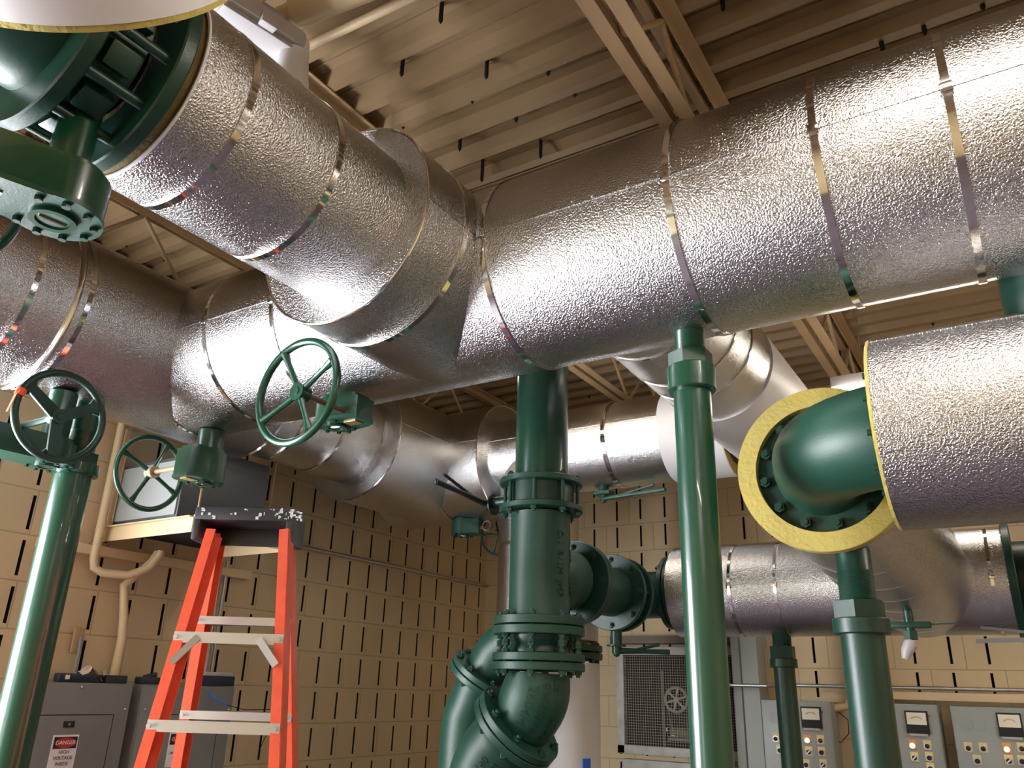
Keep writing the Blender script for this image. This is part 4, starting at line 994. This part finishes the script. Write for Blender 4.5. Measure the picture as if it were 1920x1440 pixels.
# things on the panels
zp = -0.022
def onp(px): return atx(px, 1275, -3.70).y
t = thing('hand_tool', 'dark navy tool lying on the first panel, next to the crumpled cloth', 'tool', (-3.70, (onp(105)+onp(190))/2, zp))
yc = (onp(104)+onp(186))/2; wd = onp(186)-onp(104)
MB().box((-3.70, yc, zp+0.019), (0.05, wd, 0.038), bev=0.010).build('tool_body', 'navy', t)
MB().box((-3.674, yc-wd*0.32, zp+0.022), (0.002, 0.020, 0.018)).build('white_mark', 'sign', t)
yc = (onp(192)+onp(233))/2; wd = onp(233)-onp(192)
tag(MB().box((-3.70, yc, zp+0.018), (0.05, wd, 0.036), bev=0.004).build('black_box', 'capb'), 'small black box on the first panel, right of the navy tool', 'box')
yc = onp(172)
cl_ = MB(); rn_ = random.Random(5); base = V((-3.70, yc, zp+0.045)); pts_ = []
N1, N2 = 9, 7
for i in range(N1):
    for j in range(N2):
        pts_.append(base+V(((j-3)*0.010+rn_.uniform(-.006, .006), (i-5)*0.013+rn_.uniform(-.005, .005), 0.030*sin(i*0.55)+rn_.uniform(-.006, .010)-0.006*abs(j-3))))
cl_.add(pts_, [(i*N2+j, i*N2+j+1, (i+1)*N2+j+1, (i+1)*N2+j) for i in range(N1-1) for j in range(N2-1)])
cl_.tube([base+V((0.005, 0.045, 0.01)), base+V((0.01, 0.055, -0.01))], [0.013, 0.009], 10)
tag(cl_.build('cloth_rag', 'cloth', None, 60), 'crumpled tan rag lying on top of the navy tool', 'rag')
yc = (onp(255)+onp(325))/2; wd = onp(325)-onp(255)
m_ = MB(); m_.box((-3.70, yc-wd*0.2, zp+0.017), (0.06, wd*0.5, 0.034), bev=0.008); m_.cyl((-3.70, yc-wd*0.3, zp+0.03), (-3.70, yc, zp+0.045), 0.012, n=12); m_.box((-3.70, yc+wd*0.25, zp+0.012), (0.05, wd*0.45, 0.024), bev=0.005)
tag(m_.build('hand_tool', 'capb'), 'black hand tool lying on the second panel behind the ladder rail', 'tool')
ya4, yb4 = onp(371), onp(432); yc = (ya4+yb4)/2; wd = yb4-ya4
t = thing('parts_box', 'black box with torn white lid at the right end of the second panel', 'box', (-3.71, yc, zp))
MB().box((-3.71, yc, zp+0.025), (0.09, wd, 0.05), bev=0.003).build('box_body', 'navy', t)
MB().box((-3.712, yc, zp+0.058), (0.08, wd*0.86, 0.020), bev=0.003).build('torn_lid', 'plastic', t)
pw = [atx(388, 1292, -3.63), atx(400, 1308, -3.62), atx(425, 1322, -3.60), atx(460, 1331, -3.58), atx(520, 1330, -3.56)]
t = thing('loose_wire', 'loose wire with blue tip hanging over the second panel', 'wire', pw[0])
MB().tube(pw[:3], [0.002, 0.006, 0.003], 8).build('blue_tip', 'blue', t); MB().tube([pw[2], pw[3], pw[4], pw[4]+V((-0.2, 0.1, -0.2))], 0.0022, 6).build('wire', 'ink', t)

# ================================================================== BACK WALL EQUIPMENT
yw = YB
# louvre with wire mesh and pulley
L0_, L1_ = aty(1158, 1220, yw-0.06), aty(1166, 1405, yw-0.06)
lx0 = -2.60; lx1 = -1.62; lz1 = aty(1165, 1213, yw-0.06).z; lz0 = aty(1170, 1412, yw-0.06).z
t = thing('screened_fan_unit', 'screened wall opening with a fan pulley inside, behind the tall green post', 'ventilation unit', ((lx0+lx1)/2, yw-0.05, lz0))
fr = 0.055
for nm, c_, s_ in (('frame_top', ((lx0+lx1)/2, yw-0.06, lz1-fr/2), (lx1-lx0, 0.05, fr)), ('frame_bottom', ((lx0+lx1)/2, yw-0.06, lz0+fr/2), (lx1-lx0, 0.05, fr)),
                   ('frame_side', (lx0+fr/2, yw-0.06, (lz0+lz1)/2), (fr, 0.05, lz1-lz0)), ('frame_side', (lx1-fr/2, yw-0.06, (lz0+lz1)/2), (fr, 0.05, lz1-lz0))):
    MB().box(c_, s_, bev=0.004).build(nm, 'dirtyw', t)
MB().box(((lx0+lx1)/2, yw-0.012, (lz0+lz1)/2), (lx1-lx0-0.02, 0.012, lz1-lz0-0.02)).build('dark_backing', 'void', t)
m_ = MB(); x = lx0+fr
while x < lx1-fr: m_.box((x, yw-0.078, (lz0+lz1)/2), (0.0022, 0.0022, lz1-lz0-fr*1.6)); x += 0.0175
z = lz0+fr
while z < lz1-fr: m_.box(((lx0+lx1)/2, yw-0.080, z), (lx1-lx0-fr*1.6, 0.0022, 0.0022)); z += 0.0175
m_.build('wire_mesh', 'mesh', t, 0)
pc = aty(1268, 1312, yw-0.045)
pu = MB(); pu.torus(pc, Y, 0.078, 0.010, 40, 8); pu.cyl(pc-Y*0.012, pc+Y*0.012, 0.018, n=20)
for k in range(6):
    g = 0.3+k*pi/3; pu.bar(pc, pc+V((0.075*cos(g), 0, 0.075*sin(g))), 0.012, 0.018, up=Y)
pu.build('pulley', 'mesh', t)
m_ = MB(); mc = aty(1275, 1375, yw-0.04); m_.cyl(mc-X*0.06, mc+X*0.09, 0.034, n=24); m_.box(mc-Z*0.04, (0.16, 0.03, 0.02)); m_.bar(pc-X*0.075, mc-X*0.05, 0.006, 0.006); m_.bar(pc+X*0.075, mc+X*0.05, 0.006, 0.006); m_.build('motor', 'dusty', t)
MB().box((pc.x-0.10, yw-0.03, (lz0+lz1)/2-0.06), (0.018, 0.012, (lz1-lz0)*0.72)).build('mounting_rail', 'dusty', t)
m_ = MB(); q = aty(1250, 1370, yw-0.07); m_.bar(q+Z*0.02, q-Z*0.006, 0.006, 0.003); q = aty(1262, 1379, yw-0.07); m_.bar(q-X*0.012, q+X*0.016-Z*0.003, 0.004, 0.005); m_.build('metal_tag', 'plastic', t, 0)
zt_ = aty(1200, 1200, yw-0.1).z
tag(MB().box(((lx0+lx1)/2, yw-0.06, zt_), (lx1-lx0+0.06, 0.12, 0.05)).build('lintel_channel', 'brown'), 'brown steel channel over the screened fan opening', 'steel channel')
# unit below
zq = aty(1200, 1432, yw-0.06).z
t = thing('access_panel', 'white access panel in a grey frame at the bottom edge, below the screened opening', 'panel', (-2.1, yw-0.06, zq-0.9))
MB().box((-2.10, yw-0.04, zq-0.45), (0.95, 0.06, 0.95), bev=0.004).build('panel_frame', 'dirtyw', t)
MB().box((-2.08, yw-0.075, zq-0.50), (0.82, 0.02, 0.90), bev=0.004).build('panel_door', 'white', t)
# grey duct right of post
t = thing('sheet_metal_duct', 'grey vertical sheet metal duct on the back wall right of the tall green post', 'duct', (-1.62, yw-0.15, ZF))
dxa, dxb = aty(1372, 1250, yw-0.2).x, aty(1421, 1250, yw-0.2).x
MB().box(((dxa+dxb)/2, yw-0.10, (0.42+ZF)/2), (dxb-dxa, 0.20, 0.42-ZF), bev=0.004).build('duct_body', 'lgrey', t)
MB().box((dxa+(dxb-dxa)*0.35, yw-0.204, (0.42+ZF)/2), (0.006, 0.01, 0.42-ZF-0.1)).build('duct_seam', 'brown', t)
# conduit on back wall
zc_ = aty(1760, 1291, yw-0.05).z
cond('thin horizontal steel conduit on the back wall just above the control boxes', [(dxa-0.02, yw-0.23, zc_-0.01), (dxb+0.05, yw-0.23, zc_-0.01), (dxb+0.12, yw-0.05, zc_), (1.5, yw-0.05, zc_)], 0.011, 'galv')
xc_ = aty(1587, 1250, yw-0.05).x
cond('cream vertical conduit on the back wall behind the thick right post', [(xc_, yw-0.05, 0.9), (xc_, yw-0.05, 0.02), (xc_-0.02, yw-0.06, -0.03), (xc_-0.10, yw-0.07, -0.045)], 0.022, 'cream', n=16)
cond('thin dark cable drooping beside the first control box', [aty(1573, 1335, yw-0.05), aty(1590, 1350, yw-0.05), aty(1592, 1375, yw-0.05), aty(1578, 1392, yw-0.05), aty(1565, 1388, yw-0.05)], 0.003, 'ink', n=6)
tag(MB().box((aty(1790, 1305, yw-0.05).x+0.25, yw-0.03, aty(1790, 1307, yw-0.05).z), (1.45, 0.06, 0.045), bev=0.003).build('wall_raceway', 'cream'), 'cream raceway strip on the back wall above the two right control boxes', 'raceway')
# control boxes
def meter(t, c, w_):
    o = MB().box(c-Y*0.010, (w_, 0.022, w_*1.02), bev=0.003).build('meter', 'ink', t)
    MB().box(c-Y*0.0225+Z*w_*0.16, (w_*0.86, 0.002, w_*0.54)).build('meter_face', 'ivory', o)
    s = MB(); cc_ = c-Y*0.0245+Z*w_*0.02
    prev = None
    for k in range(13):
        a = radians(35+k*110/12); q = cc_+V((w_*0.26*cos(a), 0, w_*0.20*sin(a)))
        if prev is not None: s.bar(prev, q, 0.001, 0.0022, up=Y)
        prev = q
        s.bar(q, cc_+V((w_*0.31*cos(a), 0, w_*0.25*sin(a))), 0.001, 0.0012, up=Y)
    s.build('meter_scale', 'ink', o, 0)
    MB().box(c-Y*0.012-Z*(w_*0.56), (w_*0.80, 0.012, 0.012)).build('label_strip', 'plastic', o)
def knob(t, c, kind, d=0.028):
    pm = 'tago' if kind == 'lit' else 'tagy'
    pl = MB().box(c-Y*0.002+Z*0.006, (0.042, 0.003, 0.050), bev=0.001).build('nameplate', pm, t)
    MB().ring(c-Y*0.010, Y, d*0.62, d*0.30, 0.010, 24).build('bezel', 'alu', pl)
    if kind == 'lit': MB().ball(c-Y*0.012, d*0.46, 16, 8).build('lit_lens', 'lens', pl)
    elif kind == 'lens': MB().ball(c-Y*0.012, d*0.46, 16, 8).build('dark_lens', 'dlens', pl)
    elif kind == 'knob': MB().cyl(c-Y*0.004, c-Y*0.020, d*0.46, n=20).build('push_button', 'ink', pl)
    else:
        k_ = MB().cyl(c-Y*0.004, c-Y*0.016, d*0.46, n=20).build('selector', 'ink', pl)
        a = V((0.7, 0, 0.7)); MB().bar(c-Y*0.019-a*d*0.5, c-Y*0.019+a*d*0.5, 0.007, 0.007, up=Y).build('pointer', 'sign', k_)
def ctrl(label, xa, xb, zt_, items, meters, blanks, lg='lgrey', dep=0.2):
    t = thing('control_box', label, 'control box', ((xa+xb)/2, yw-dep/2, zt_-0.62))
    MB().box(((xa+xb)/2, yw-dep/2, zt_-0.31), (xb-xa, dep, 0.62), bev=0.004).build('enclosure', lg, t)
    yf = yw-dep
    MB().box(((xa+xb)/2, yf-0.003, zt_-0.31), (xb-xa-0.012, 0.006, 0.605), bev=0.002).build('door', lg, t)
    for px, py in meters: q = aty(px, py, yf-0.006); meter(t, q, 0.118)
    for px, py, k in items: knob(t, aty(px, py, yf-0.006), k)
    for px, py in blanks:
        q = aty(px, py, yf-0.006); MB().cyl(q+Y*0.002, q-Y*0.003, 0.034, n=28).build('blank_plug', lg, t)
    for s_ in (1,): MB().ball((xb-0.045, yf-0.006, zt_-0.06), 0.007, 10, 6).build('screw', 'brass', t)
    return t
yq = yw-0.2
X_ = lambda px: aty(px, 1320, yq).x
ctrl('grey control box behind the thinner dark green post, with one meter', X_(1427), X_(1556), -0.008,
     [(1455, 1385, 'lens'), (1463, 1407, 'knob'), (1514, 1388, 'lit'), (1539, 1389, 'lens'), (1517, 1410, 'sel'), (1541, 1411, 'knob'), (1512, 1434, 'lens'), (1544, 1434, 'sel')], [(1522, 1345)], [(1453, 1346)])
ctrl('grey control box immediately right of the thick dark green post, with one meter', X_(1640), X_(1756), -0.006,
     [(1711, 1398, 'lit'), (1739, 1399, 'lens'), (1715, 1421, 'sel'), (1743, 1421, 'knob'), (1745, 1441, 'lens')], [(1720, 1354)], [])
ctrl('grey control box at the right edge with two blank plugs', X_(1780), X_(1925)+0.12, -0.010,
     [(1816, 1403, 'lens'), (1844, 1404, 'lens'), (1888, 1405, 'lit'), (1916, 1404, 'lens'), (1833, 1427, 'knob'), (1892, 1427, 'sel'), (1917, 1428, 'knob')], [(1894, 1359)], [(1811, 1358), (1838, 1359)])
